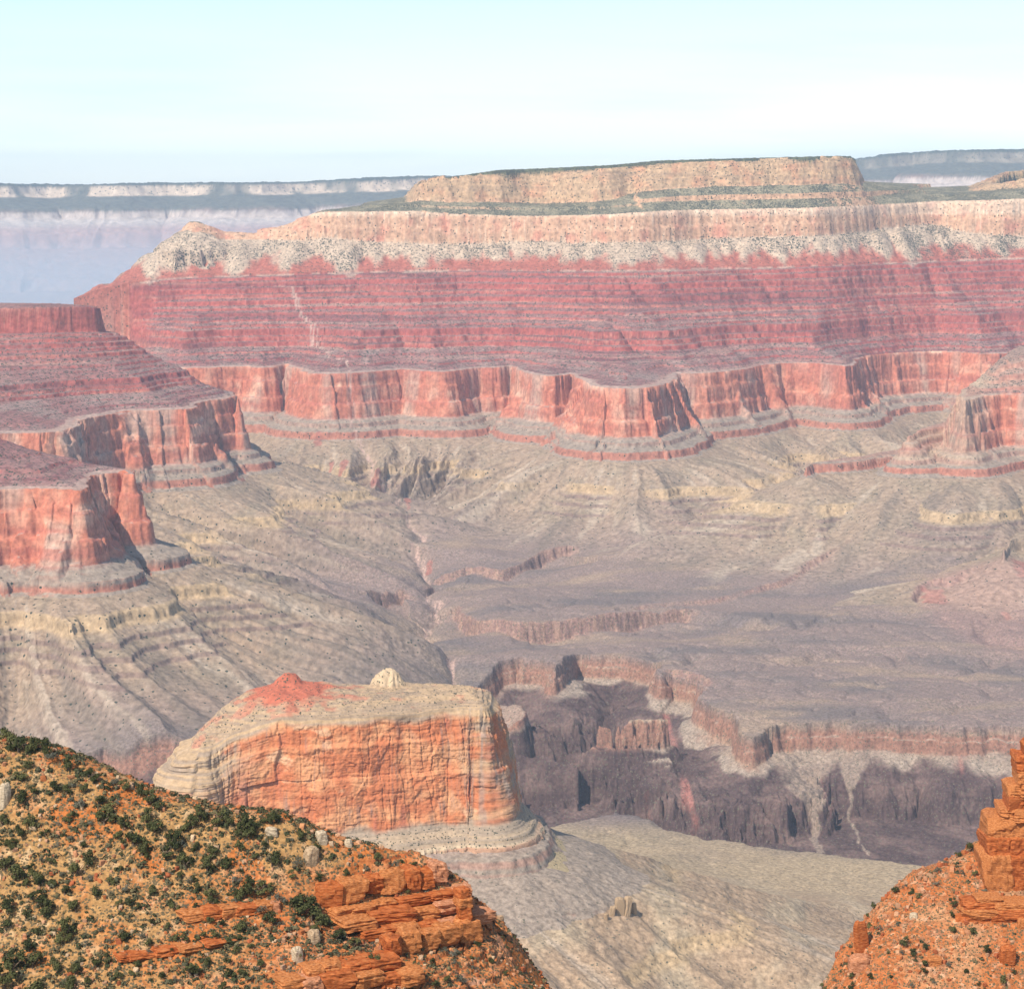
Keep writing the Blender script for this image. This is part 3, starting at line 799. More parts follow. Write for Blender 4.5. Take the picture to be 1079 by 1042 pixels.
# ------------------------------------------------------------------ far rim and the basin before it
fcol = np.arctan((np.linspace(-120, 1200, 1100) - CX) / (F_PX * 1.01))
def far_h(X, Y, full=False):
    wx = X + 260 * fbm(X / 1500, Y / 1500, 3, 81); wy = Y + 160 * fbm(X / 1500, Y / 1500 + 9, 3, 82)
    wx = wx + 40 * fbm(X / 240, Y / 240, 2, 83); wy = wy + 60 * fbm(X / 240, Y / 240, 2, 84)
    d, t, z = far0.query(wx, wy)
    ribs = (np.abs(fbm(t / 260, d / 2500, 2, 85)) - .2) * 260
    dd = d + ribs * sstep(60, 900, d)
    p = np.interp(dd, [-9000, -2500, -60, -30, 0, 30, 60, 420, 450, 480, 900, 1000, 2200, 2300, 5000, 7000], [-300, -20, 16, 12, 0, -70, -95, -210, -235, -300, -430, -560, -800, -900, -1150, -1180]).astype(F32)
    p = p + np.where(d < 0, 25 * fbm(X / 900, Y / 900, 3, 86) + 16 * fbm(X / 70, Y / 70, 2, 90), 8 * fbm(X / 100, Y / 100, 2, 87))
    h = np.maximum(z + p, -1180 + 30 * fbm(X / 900, Y / 900, 3, 88))
    return (h, d, dd, p) if full else h
FR = adaptive_rows(fcol, 12380, 44000, 520, 1500, .12, hfun=lambda x, y: far_h(x.astype(F32), y.astype(F32)))
X = (FR * np.sin(fcol)[None]).astype(F32); Y = (FR * np.cos(fcol)[None]).astype(F32)
Hf, d, dd, p = far_h(X, Y, True)
cl = sstep(.85, .6, slope_of(X, Y, Hf))
b = fbm(X / 300, Y / 300, 3, 89)
c = np.broadcast_to(C(.36, .20, .16), Hf.shape + (3,)).astype(F32)
c = mixc(c, C(.10, .10, .075), sstep(-320, -200, p + 50 * b))
c = mixc(c, C(.44, .36, .31), sstep(-240, -250, p) * sstep(-420, -330, p))
c = mixc(c, C(.52, .40, .29), sstep(-112, -95, p + 14 * b) * sstep(-4, -14, p) * sstep(-.45, .02, b) * (1 - .7 * sstep(1500, 3500, X)))
c = mixc(c, C(.045, .055, .035), sstep(-3, 4, p + 6 * b))
c = np.concatenate([c, np.where(p > -230, .08, .0)[..., None]], -1)
mat_far = rock_material("far_rock", 60.0, veg_size=14.0, bump=.4, contrast=.3, veg_col=(.05, .06, .045))
o = np_mesh("far_plateau_terrain", np.stack([X, Y, Hf], -1).reshape(-1, 3), grid_faces(*X.shape), mat_far, attrs={'albedo': c.reshape(-1, 4)})
tag(o, 'hazy blue far canyon rim with a pale cliff band under dark forest', 'far rim', kind='structure')
g = np_mesh("ground", np.array([[-44000, -20000, -1250], [44000, -20000, -1250], [44000, 44000, -1250], [-44000, 44000, -1250]]), np.array([[0, 1, 2, 3]]), mat_far,
            attrs={'albedo': np.tile(np.array([[.2, .17, .13, .3]], F32), (4, 1))})
tag(g, 'desert ground reaching to the horizon beyond the canyon', 'ground', kind='structure')
print("far", round(time.time() - T0, 1))
# ================================================================== the near butte: swept wall on the traced rim
def resample(P, step):
    P = np.asarray(P, float); Q = np.roll(P, -1, 0)
    L = np.hypot(*(Q - P)[:, :2].T); T = np.concatenate([[0], np.cumsum(L)])
    n = int(T[-1] / step); q = np.linspace(0, T[-1], n, endpoint=False)
    PP = np.vstack([P, P[:1]])
    return np.stack([np.interp(q, T, PP[:, k]) for k in range(2)], 1), q

def butte():
    R, s = resample(butt0.P, .95)
    n = len(R)
    k = np.ones(31) / 31                                                # soften the traced corners
    Rs = np.stack([np.convolve(np.concatenate([R[-15:, i], R[:, i], R[:15, i]]), k, 'valid') for i in (0, 1)], 1)
    tan = np.roll(Rs, -8, 0) - np.roll(Rs, 8, 0); tan /= np.linalg.norm(tan, axis=1, keepdims=True)
    N = np.stack([tan[:, 1], -tan[:, 0]], 1)
    if np.sum(N * (Rs - Rs.mean(0))) < 0: N = -N
    px = project(Rs[:, 0], Rs[:, 1], np.full(n, -605.0))[0]
    S = s[:, None]
    leftness = sstep(300, 190, px)[:, None] ; rightness = sstep(455, 515, px)[:, None]
    # --- rows of the wall: depth below the rim v, set-back o
    v = np.concatenate([np.linspace(0, 132, 210), np.linspace(132.5, 146, 26)[0:], np.linspace(146.5, 172, 44), np.linspace(173, 215, 22)])[None, :]
    o = np.interp(v, [0, 5, 9, 30, 33, 70, 73, 100, 132, 137, 141, 146, 150, 153, 157, 172, 173, 215], [0, 2, 5, 8, 10.5, 14, 16, 19, 24, 29, 33, 40, 42, 47, 49, 52, 56, 140])
    o = o + np.minimum(o, 25) * (2.3 * leftness * (.8 + .5 * fbm(S / 40, v / 40, 2, 119)) + .45 * rightness)
    face = sstep(1, 12, v) * sstep(138, 120, v)
    big = 9 * fbm(S / 95, v / 260, 2, 101) + 4.5 * fbm(S / 34, v / 150, 2, 102)
    col = (np.abs(perlin(S / 15, v / 120, 103)) - .3) * 4.2 + (np.abs(perlin(S / 6.5, v / 46, 104)) - .3) * 1.7
    smoothf = sstep(.0, .3, fbm(S / 120 + .7, v / 140, 2, 105) + .25 - .5 * rightness)     # the smooth spalled centre
    bed = 1.3 * perlin(v / 6 + .25 * fbm(S / 60, v / 20, 2, 107), S / 300, 106) + .8 * perlin(v / 2.4, S / 90, 108)
    spall = 1.6 * sstep(.05, .12, fbm(S / 55 + 9, v / 50, 3, 109)) + .9 * sstep(.1, .15, fbm(S / 26 + 3, v / 30, 2, 110))
    crk = -2.4 * sstep(.07, .0, np.abs(perlin(S / 17 + .2 * perlin(v / 30, S / 40, 127), v / 260, 125))) - 1.5 * sstep(.06, 0, np.abs(perlin(S / 8, v / 70, 126))) * sstep(-.1, .2, fbm(S / 40, v / 50, 2, 128) + .3 * rightness)
    rug = crk * (1 - .3 * smoothf) + 1.5 * fbm(S / 5, v / 5, 4, 111, gain=.6)
    big = big + (cellrand(S / 46 + .3 * perlin(v / 40, S / 90, 146), v / 70, 145) - .5) * 6 + (cellrand(S / 15, v / 33 + .3, 147) - .5) * 2.4 * (1 - .6 * smoothf)
    disp = face * (big + col * (1 - .75 * smoothf) + bed * (.45 + .8 * leftness) + spall * (.5 + .5 * smoothf) + rug)
    low = sstep(148, 156, v) * sstep(176, 168, v)
    disp = disp + low * (4.0 * (np.abs(perlin(S / 9, v / 60, 112)) - .3) + 1.2 * perlin(S / 2.6, v / 20, 113) + .8 * perlin(v / 3, S / 60, 114)) + sstep(132, 140, v) * (6 * fbm(S / 60, v / 90, 2, 115))
    disp = disp + sstep(120, 138, v) * sstep(150, 145, v) * (1.2 * perlin(v / 2.2, S / 80, 116) + 1.5 * fbm(S / 7, v / 7, 3, 117))
    off = o + disp
    W = Rs[:, None, :] + N[:, None, :] * off[..., None]
    drop_l = (34 * sstep(300, 190, px) + 5 * fbm(s / 50, s / 90, 2, 120))[:, None]
    WZ = -605 - v - drop_l * (1 - np.clip(v / 132, 0, 1)) + .8 * fbm(S / 30, v / 30, 2, 118) + 0 * off
    # --- top: from the rim in to the spine
    A = np.array(XD(-590, (262, 2752))[0][:2]); B = np.array(XD(-590, (474, 2808))[0][:2])
    ab = B - A; tt = np.clip(((Rs - A) @ ab) / (ab @ ab), 0, 1)
    Cn = A + tt[:, None] * ab
    f = (np.linspace(0, 1, 90) ** .8)[None, :, None]
    TP = Cn[:, None, :] * (1 - f) + W[:, :1, :] * f                     # spine -> rim
    din = np.linalg.norm(TP - W[:, :1, :], axis=-1)
    x, y = TP[..., 0], TP[..., 1]
    ztop = -605 + np.interp(din + 4 * fbm(x / 30, y / 30, 2, 121), [0, 3, 5, 11, 12.5, 20, 21.5, 30, 31.5, 42, 80], [0, .8, 3.0, 3.8, 6.0, 6.8, 8.6, 9.4, 10.6, 11.4, 12])
    ztop = ztop - drop_l * f[..., 0] ** 1.3 + 2.5 * fbm(x / 18, y / 18, 3, 144) * sstep(0, 8, din)
    ztop = ztop + .5 * fbm(x / 5, y / 5, 3, 122) * sstep(0, 6, din)
    cx, cy, _ = XD(-590, (305, 2768))[0]
    q = np.hypot(x - cx, (y - cy) * .8) * (1 + .35 * fbm(x / 30, y / 30, 2, 130)) + 5 * fbm(x / 16, y / 16, 2, 123)
    cone = np.interp(q, [0, 3, 18, 45, 95], [27, 24.5, 12, 5, 0]); ztop = ztop + cone
    kx, ky, _ = XD(-590, (409, 2812))[0]
    k2 = np.hypot((x - kx) * .85, y - ky) + 5 * fbm(x / 9, y / 9, 3, 124) + 1.2 * cellrand(x / 4, y / 4, 129)
    knob = np.interp(k2, [0, 5, 11, 16, 19, 26], [23, 21, 15, 6, 1, 0]); ztop = ztop + knob
    XY = np.concatenate([TP[:, :-1], W], 1); Z = np.concatenate([ztop[:, :-1], WZ], 1)
    V = np.concatenate([XY, Z[..., None]], -1)                          # n x rows x 3
    # --- colours
    nt = TP.shape[1] - 1
    vv = np.broadcast_to(v, WZ.shape); ss = np.broadcast_to(S, WZ.shape)
    blot = fbm(ss / 38, vv / 34, 4, 131); streak = fbm(ss / 5, vv / 70, 3, 132); st2 = fbm(ss / 15, vv / 110, 3, 133)
    c = mixc(np.broadcast_to(C(.50, .165, .07), WZ.shape + (3,)).astype(F32), C(.60, .275, .13), sstep(.0, .5, blot + .2 * smoothf))
    c = mixc(c, C(.40, .13, .08), .7 * sstep(.05, .45, st2 - .25 * smoothf))
    c = mixc(c, C(.62, .36, .21), .8 * sstep(.28, .45, fbm(ss / 42 + 4, vv / 26, 3, 134)))
    c = mixc(c, C(.24, .15, .12), .75 * sstep(.08, .5, streak) * sstep(-.1, .3, fbm(ss / 50, vv / 40 + 3, 2, 135)))
    pale = mixc(np.broadcast_to(C(.46, .31, .18), c.shape), C(.34, .245, .17), sstep(-.2, .3, perlin(vv / 5, ss / 200, 136)))
    pl = np.clip(leftness * 1.3 * sstep(140, 20, vv) * sstep(-.35, .15, blot + .5 * leftness - .1 + .3 * st2) + sstep(13, 4, vv + 9 * blot) + rightness * .55 * sstep(-.2, .3, blot) + .45 * sstep(-.1, .3, fbm(ss / 70 + 2, vv / 25, 3, 137)) * sstep(.2, .6, rightness + leftness), 0, 1)
    c = mixc(c, pale, pl)
    c = mixc(c, C(.30, .24, .20), .55 * sstep(0, .4, streak + .5 * blot) * np.clip(rightness + .4 * leftness, 0, 1))
    c = mixc(c, C(.33, .25, .18), sstep(126, 134, vv + 10 * blot))
    c = mixc(c, C(.41, .30, .20), sstep(134, 140, vv) * sstep(-.1, .2, perlin(vv / 3.2, ss / 150, 138)))
    c = mixc(c, mixc(np.broadcast_to(C(.47, .27, .17), c.shape), C(.50, .38, .25), sstep(-.3, .3, perlin(vv / 5, ss / 90, 139))), sstep(149, 153, vv))
    c = mixc(c, C(.30, .17, .13), .6 * sstep(.1, .4, fbm(ss / 3.5, vv / 40, 2, 140)) * low)
    c = mixc(c, C(.37, .28, .165), sstep(171, 174, vv))
    xt, yt, zt = x[:, :-1], y[:, :-1], ztop[:, :-1]
    b2 = fbm(xt / 25, yt / 25, 3, 141)
    ct = mixc(np.broadcast_to(C(.33, .235, .16), xt.shape + (3,)).astype(F32), C(.44, .30, .18), sstep(-.3, .4, perlin((zt) / 1.6, xt / 200, 142)))
    ct = mixc(ct, C(.46, .19, .12), .7 * sstep(.1, .4, b2 + .25 * sstep(420, 330, project(xt, yt, zt)[0]) - .1) )
    ct = mixc(ct, C(.45, .13, .075), sstep(2.5, 6, cone[:, :-1] + 3 * b2))
    ct = mixc(ct, C(.52, .38, .24), sstep(1, 5, knob[:, :-1]))
    c = np.concatenate([ct, c], 1)
    c = c * (1 + .12 * fbm(np.arange(n)[:, None] / 4, np.arange(c.shape[1])[None] / 3, 2, 143))[..., None]
    vg = np.concatenate([np.full(xt.shape, .10), np.broadcast_to(np.where(v > 134, .12, .0), WZ.shape)], 1)
    rgba = np.concatenate([np.clip(c, .01, .9), vg[..., None]], -1)
    q = grid_faces(n + 1, V.shape[1]) 
    q = np.where(q >= n * V.shape[1], q - n * V.shape[1], q)
    m = rock_material("butte_rock", 4.5, veg_size=1.9, bump=.55, contrast=.22, veg_col=(.075, .075, .05))
    o_ = np_mesh("butte", V.reshape(-1, 3), q[:, ::-1], m, attrs={'albedo': rgba.reshape(-1, 4)})
    tag(o_, 'orange sandstone butte with a red cone and a pale knob on its top', 'butte', kind='structure')
butte()
print("butte", round(time.time() - T0, 1))
# ================================================================== near slopes
def tps_fit(P, z, lam=2e-3):
    n = len(P); S = 50.0
    p = P / S
    r2 = ((p[:, None] - p[None]) ** 2).sum(-1)
    K = np.where(r2 > 0, .5 * r2 * np.log(np.maximum(r2, 1e-12)), 0) + lam * np.eye(n)
    A = np.zeros((n + 3, n + 3)); A[:n, :n] = K; A[:n, n] = 1; A[:n, n + 1:] = p; A[n, :n] = 1; A[n + 1:, :n] = p.T
    w = np.linalg.solve(A, np.concatenate([z, [0, 0, 0]]))
    def f(x, y):
        x = np.asarray(x, float) / S; y = np.asarray(y, float) / S
        o = w[n] + w[n + 1] * x + w[n + 2] * y
        for k in range(n):
            r2 = (x - p[k, 0]) ** 2 + (y - p[k, 1]) ** 2
            o = o + w[k] * .5 * r2 * np.log(np.maximum(r2, 1e-12))
        return o.astype(F32)
    return f

def controls(front, back_drop=.75, back=(14, 45)):
    """front: rows of (px, py, d); the first row is the skyline. Behind it the ground falls away."""
    pts = []
    for row in front:
        pts += PD(*row)
    for (x, y, z) in PD(*front[0]):
        u = np.array([x, y]) / np.hypot(x, y)
        for b in back:
            pts.append((x + u[0] * b, y + u[1] * b, z - back_drop * b * .9 - .15 * b))
    P = np.array(pts)
    return tps_fit(P[:, :2], P[:, 2])

L_ROWS = [
    [(-70, 765, 468), (0, 776, 465), (60, 792, 461), (110, 813, 457), (170, 838, 452), (230, 853, 448), (290, 862, 446), (340, 884, 445), (390, 897, 446), (440, 909, 448), (470, 915, 449), (487, 926, 449.5)],
    [(-70, 860, 447), (0, 868, 444), (80, 880, 442), (170, 905, 438), (250, 925, 436), (330, 945, 436), (400, 955, 440), (450, 960, 443), (484, 958, 446)],
    [(-70, 955, 430), (0, 960, 428), (100, 968, 426), (200, 980, 423), (300, 990, 422), (390, 995, 427), (450, 992, 434), (492, 990, 439)],
    [(-70, 1045, 414), (0, 1045, 413), (100, 1045, 411), (200, 1045, 410), (300, 1045, 411), (400, 1045, 417), (470, 1045, 423), (530, 1045, 431), (580, 1046, 436)],
    [(-70, 1130, 400), (100, 1130, 397), (300, 1130, 397), (500, 1130, 412), (620, 1120, 425)],
    [(503, 993, 441), (525, 1008, 440), (550, 1028, 439), (600, 1068, 432), (500, 1020, 432)],
    [(520, 985, 452), (560, 1020, 450), (600, 1060, 446)],
]
L_base = controls(L_ROWS[:1]) if 0 else None
def left_controls():
    pts = []
    for row in L_ROWS[:6]: pts += PD(*row)
    sky_ = L_ROWS[0] + [(505, 985, 447), (525, 1003, 445), (555, 1028, 443), (590, 1052, 441), (640, 1090, 436)]
    for (x, y, z) in PD(*sky_):
        u = np.array([x + 30, y * .6]); u /= np.hypot(*u)
        e_ = float(sstep(5, 2, 1) if 0 else np.clip((project(x, y, z)[0] - 430) / 60, 0, 1))
        u2 = np.array([.45, .9]) * (1 - e_) + np.array([1.0, .1]) * e_
        for b in (9, 24, 60):
            pts.append((x + u2[0] * b, y + u2[1] * b, z - (.35 * b if b < 10 else .75 * b - 3) - e_ * (.7 * b)))
    P = np.array(pts)
    return tps_fit(P[:, :2], P[:, 2], 4e-3)
L_fun = left_controls()

R_ROWS = [
    [(800, 1170, 588), (834, 1105, 598), (860, 1060, 606), (870, 1040, 609), (884, 1012, 615), (908, 978, 623), (940, 945, 631), (968, 920, 636), (1000, 903, 640), (1034, 890, 643), (1079, 850, 650), (1160, 790, 662), (1320, 690, 690), (1540, 600, 730)],
    [(916, 1013, 607), (960, 965, 620), (1010, 935, 628), (1079, 915, 636), (1160, 880, 646), (1330, 800, 670), (1540, 720, 700)],
    [(896, 1049, 600), (940, 1015, 604), (1000, 985, 611), (1079, 965, 616), (1160, 950, 620), (1330, 900, 636), (1540, 850, 655)],
    [(930, 1076, 592), (980, 1060, 592), (1079, 1046, 595), (1160, 1040, 598), (1330, 1010, 605), (1540, 980, 615)],
    [(866, 1180, 577), (920, 1160, 572), (1079, 1150, 572), (1170, 1150, 572), (1340, 1140, 575), (1540, 1130, 580)],
]
def right_controls():
    pts = []
    for row in R_ROWS: pts += PD(*row)
    for (x, y, z) in PD(*R_ROWS[0]):
        u2 = np.array([-.8, .6])
        for b in (7, 18, 40, 90):
            pts.append((x + u2[0] * b, y + u2[1] * b, z - (.62 * b if b < 10 else .95 * b - 2.3)))
        for b in (30, 75, 140):
            pts.append((x + .15 * b, y + b, z - .85 * b))
    P = np.array(pts)
    return tps_fit(P[:, :2], P[:, 2], 4e-3)
R_fun = right_controls()
R_CREST = np.array([(a, d, at_d(a, b, d)[2]) for a, b, d in R_ROWS[0]])

def left_hill(X, Y, full=False):
    X = np.asarray(X, F32); Y = np.asarray(Y, F32)
    h = L_fun(X, Y)
    p_ = project(X, Y, h)[0] + 2.5 * fbm(Y / 5, h / 4, 2, 212)
    h = np.minimum(h, np.interp(p_, [484, 493, 498, 530, 560, 600, 700], [-110, -131.5, -140.5, -144, -148, -153, -168]).astype(F32))      # the cliff that ends the spur
    h = h + 1.1 * fbm(X / 22, Y / 22, 3, 201)
    px, py = project(X, Y, h)
    # ledges: level beds of sandstone standing out of the slope
    m = sstep(90, 330, px + 60 * fbm(X / 18, Y / 18, 2, 202)) * sstep(-127.3, -129.5, h)
    m = np.maximum(m, sstep(330, 400, px) * sstep(-127, -128.5, h))
    m = m * sstep(560, 500, px)
    wx = X + 1.3 * fbm(X / 5, Y / 5, 2, 203); wy = Y + 1.3 * fbm(X / 5 + 5, Y / 5, 2, 204)
    ca = wx * .85 + wy * .52                                            # along the outcrop
    blk = cellrand(ca / 2.7 + 2 * perlin(h / 2.2, X / 60, 205), h / 1.7, 206)
    hb = h + 1.3 * (blk - .5) + .7 * fbm(X / 8, Y / 8, 2, 207)
    per = 3.15
    q = (hb + 200) / per + .12 * perlin(X / 40, Y / 40, 208)
    fq = q - np.floor(q)
    st = np.interp(fq, [0, .14, .20, .42, .47, .62, .68, .86, .90, 1.0], [0, .03, .26, .33, .55, .60, .84, .90, .97, 1.0]).astype(F32)
    ht = (np.floor(q) - .12 * perlin(X / 40, Y / 40, 208) + st) * per - 200
    vary = .55 + .6 * fbm(X / 26, Y / 26, 2, 209)
    m2 = np.clip(m * (sstep(360, 420, px) * .5 + vary), 0, 1)
    crack = sstep(.10, .0, np.abs(ca / 2.7 + 2 * perlin(h / 2.2, X / 60, 205) - np.rint(ca / 2.7 + 2 * perlin(h / 2.2, X / 60, 205)))) * m2
    face = sstep(.12, .2, fq) * sstep(.95, .88, fq)
    ho = lerp(h, ht, m2) - .55 * crack * face
    rub = .22 * fbm(X / 1.3, Y / 1.3, 3, 210) + .35 * np.maximum(0, fbm(X / 3.2, Y / 3.2, 2, 211))
    ho = ho + rub * (1 - .4 * m2)
    return (ho, m2, fq, px, py) if full else ho

def right_hill(X, Y, full=False):
    X = np.asarray(X, F32); Y = np.asarray(Y, F32)
    h = R_fun(X, Y)
    for _ in range(2):                                                  # behind the crest the ground only falls
        px, py = project(X, Y, h)
        dc = np.interp(px, R_CREST[:, 0], R_CREST[:, 1]); zc = np.interp(px, R_CREST[:, 0], R_CREST[:, 2])
        h = np.minimum(h, zc - .5 * np.maximum(Y - dc, 0) + 2.6 + 40 * (Y < dc)).astype(F32)
    h = h + 1.6 * fbm(X / 26, Y / 26, 3, 221)
    px, py = project(X, Y, h)
    wx = X + 1.5 * fbm(X / 6, Y / 6, 2, 223)
    blk = cellrand(wx / 3.1, h / 2, 226)
    q = (h + 300 + 1.2 * (blk - .5) + 1.1 * fbm(X / 9, Y / 9, 2, 227)) / 4.4
    fq = q - np.floor(q)
    st = np.interp(fq, [0, .5, .56, .82, .86, 1], [0, .42, .66, .80, .93, 1]).astype(F32)
    m2 = np.clip(.15 + 1.3 * fbm(X / 22, Y / 22, 2, 228), 0, .8)
    ho = lerp(h, (np.floor(q) + st) * 4.4 - 300, m2)
    ho = ho + .26 * fbm(X / 1.5, Y / 1.5, 3, 230) + .5 * np.maximum(0, fbm(X / 4, Y / 4, 2, 231))
    return (ho, m2, fq, px, py) if full else ho

def hill_mesh(name, fun, p0, p1, r0, r1, nc, nr, colour, label, mat):
    az = np.arctan((np.linspace(p0, p1, nc) - CX) / (F_PX * 1.04))
    RR = adaptive_rows(az, r0, r1, nr, 900, .35, hfun=fun)
    X = (RR * np.sin(az)[None]).astype(F32); Y = (RR * np.cos(az)[None]).astype(F32)
    Z, m2, fq, px, py = fun(X, Y, True)
    nz = slope_of(X, Y, Z)
    rgba = colour(X, Y, Z, m2, fq, px, py, nz)
    o = np_mesh(name, np.stack([X, Y, Z], -1).reshape(-1, 3), grid_faces(nr, nc), mat, attrs={'albedo': rgba.reshape(-1, 4)})
    return tag(o, label, 'hillside', kind='structure')

def left_colour(X, Y, Z, m2, fq, px, py, nz):
    a = fbm(X / 14, Y / 14, 4, 241); b = fbm(X / 5, Y / 5, 3, 242); d = fbm(X / 1.6, Y / 1.6, 3, 243)
    c = np.broadcast_to(C(.37, .205, .08), Z.shape + (3,)).astype(F32)                    # tan soil
    red = sstep(-.10, .30, a + .45 * sstep(120, 420, px) - .10 + .3 * b + .25 * sstep(930, 1010, py) * sstep(60, 200, px) + .22 * sstep(30, 90, px) * sstep(240, 120, px) * sstep(960, 880, py))
    c = mixc(c, C(.43, .135, .035), red * .95)
    c = mixc(c, C(.50, .35, .20), .6 * sstep(.12, .4, b + .3 * d) * (1 - .5 * red))
    rock = mixc(np.broadcast_to(C(.43, .145, .045), c.shape), C(.55, .26, .12), sstep(-.2, .4, b))
    rock = mixc(rock, C(.36, .10, .035), .8 * sstep(0, .5, perlin(Z / .5, X / 30, 244)))
    rock = mixc(rock, C(.52, .30, .20), .7 * sstep(.25, .5, fbm(X / 9 + 3, Y / 9, 2, 245)))
    c = mixc(c, rock, np.clip(m2 * 1.2, 0, 1) * sstep(.95, .75, nz))
    c = mixc(c, C(.46, .19, .075), .45 * m2 * sstep(.75, .95, nz))
    c = c * (1 + .22 * d)[..., None]
    return np.concatenate([np.clip(c, .01, .9), np.full(Z.shape + (1,), .5, F32)], -1)

def right_colour(X, Y, Z, m2, fq, px, py, nz):
    a = fbm(X / 16, Y / 16, 4, 251); b = fbm(X / 5, Y / 5, 3, 252); d = fbm(X / 1.8, Y / 1.8, 3, 253)
    c = np.broadcast_to(C(.40, .135, .045), Z.shape + (3,)).astype(F32)
    c = mixc(c, C(.43, .21, .10), sstep(-.1, .4, a))
    c = mixc(c, C(.30, .15, .085), .7 * sstep(.05, .4, b))
    c = mixc(c, C(.54, .33, .20), .6 * sstep(.2, .45, d + .3 * b))
    c = mixc(c, C(.42, .12, .035), .8 * m2 * sstep(.9, .7, nz))
    c = c * (1 + .22 * d)[..., None]
    return np.concatenate([np.clip(c, .01, .9), np.full(Z.shape + (1,), .4, F32)], -1)

mat_hill = rock_material("hill_soil", .9, veg_size=.55, bump=.7, contrast=.4, fine=1.6, veg_col=(.13, .095, .05))
hill_mesh("shrub_hillside", left_hill, -70, 690, 392, 620, 980, 900, left_colour, 'tan and orange hillside dotted with dark shrubs below the orange butte', mat_hill)
hill_mesh("red_hillside", right_hill, 770, 1520, 565, 800, 900, 520, right_colour, 'rust red rubble hillside under a stepped rock tower', mat_hill)
print("hills", round(time.time() - T0, 1))

def hit(fun, px, py, d0, d1, n=700):
    "plan point where the sight line of a photo pixel meets a slope"
    dx, dy, dz = ray(px, py)
    d = np.linspace(d0, d1, n)
    x = dx / dy * d; y = d; z = dz / dy * d
    below = z < fun(x, y)
    if not below.any(): return None
    k = int(np.argmax(below))
    return float(x[k]), float(y[k]), float(fun(x[k:k + 1], y[k:k + 1])[0])

# ------------------------------------------------------------------ boulders and blocks
def block_mesh(size, seed, n=9, power=5.0, rough=.10, bedding=.0):
    g = np.linspace(-1, 1, n)
    A, B = np.meshgrid(g, g, indexing='ij'); vs = []; qs = []
    for ax_ in range(3):
        for sg in (-1, 1):
            p = np.zeros((n, n, 3)); p[..., ax_] = sg; p[..., (ax_ + 1) % 3] = A * sg; p[..., (ax_ + 2) % 3] = B
            qs.append(grid_faces(n, n) + len(vs) * n * n); vs.append(p.reshape(-1, 3))
    v = np.concatenate(vs); q = np.concatenate(qs)
    r = (np.abs(v) ** (power * 1.7)).sum(1) ** (1 / (power * 1.7))
    v = v / r[:, None]
    key = np.round(v * 500).astype(int)
    _, first, inv = np.unique(key, axis=0, return_index=True, return_inverse=True)
    inv = inv.reshape(-1)
    v = v[first]; q = inv[q]
    o = seed * 3.7
    nn = fbm(v[:, 0] * 1.3 + o, v[:, 1] * 1.3 + v[:, 2] * 1.1, 3, seed) + .5 * fbm(v[:, 2] * 2.6 + o, v[:, 0] * 2.6 - v[:, 1], 2, seed + 5)
    rad = 1 + rough * 1.6 * nn
    if bedding:
        rad = rad + bedding * perlin(v[:, 2] * 3.3 + o, v[:, 0] * .3, seed + 9)
    v = v * rad[:, None]
    rg_ = np.random.default_rng(seed + 77)
    for _ in range(6):                                                  # fracture planes knock off the corners
        nn_ = rg_.normal(size=3); nn_ /= np.linalg.norm(nn_)
        top_ = (v @ nn_).max()
        over = np.maximum(v @ nn_ - top_ * rg_.uniform(.80, .97), 0)
        v = v - over[:, None] * nn_
    v = v * (np.asarray(size) / 2)
    sk = np.random.default_rng(seed).normal(0, .12, (2,))
    v[:, 0] += sk[0] * v[:, 2]; v[:, 1] += sk[1] * v[:, 2]
    return v, q

def stone_material(name, col, col2, grain=.6):
    m = bpy.data.materials.new(name); m.use_nodes = True
    nt = m.node_tree; N = nt.nodes; L = nt.links; b = N["Principled BSDF"]
    b.inputs["Roughness"].default_value = .92; b.inputs["Specular IOR Level"].default_value = .15
    tc = N.new("ShaderNodeTexCoord"); mp = N.new("ShaderNodeMapping"); mp.inputs["Scale"].default_value = (1, 1, 4.0)
    L.new(tc.outputs["Object"], mp.inputs[0])
    oi = N.new("ShaderNodeObjectInfo")
    ad = N.new("ShaderNodeVectorMath"); ad.operation = 'ADD'
    L.new(mp.outputs[0], ad.inputs[0])
    cb = N.new("ShaderNodeVectorMath"); cb.operation = 'SCALE'; cb.inputs["Scale"].default_value = 90
    L.new(oi.outputs["Random"], cb.inputs[0]); L.new(cb.outputs[0], ad.inputs[1])
    n = N.new("ShaderNodeTexNoise"); n.inputs["Scale"].default_value = 1 / grain; n.inputs["Detail"].default_value = 6; n.inputs["Roughness"].default_value = .65
    L.new(ad.outputs[0], n.inputs["Vector"])
    cr = N.new("ShaderNodeValToRGB")
    cr.color_ramp.elements[0].position = .32; cr.color_ramp.elements[0].color = (*[x * .42 for x in col], 1)
    cr.color_ramp.elements[1].position = .68; cr.color_ramp.elements[1].color = (*col2, 1)
    e = cr.color_ramp.elements.new(.5); e.color = (*col, 1)
    L.new(n.outputs["Fac"], cr.inputs[0]); L.new(cr.outputs[0], b.inputs["Base Color"])
    bp = N.new("ShaderNodeBump"); bp.inputs["Strength"].default_value = .7; bp.inputs["Distance"].default_value = grain * .4
    L.new(n.outputs["Fac"], bp.inputs["Height"]); L.new(bp.outputs[0], b.inputs["Normal"])
    return m

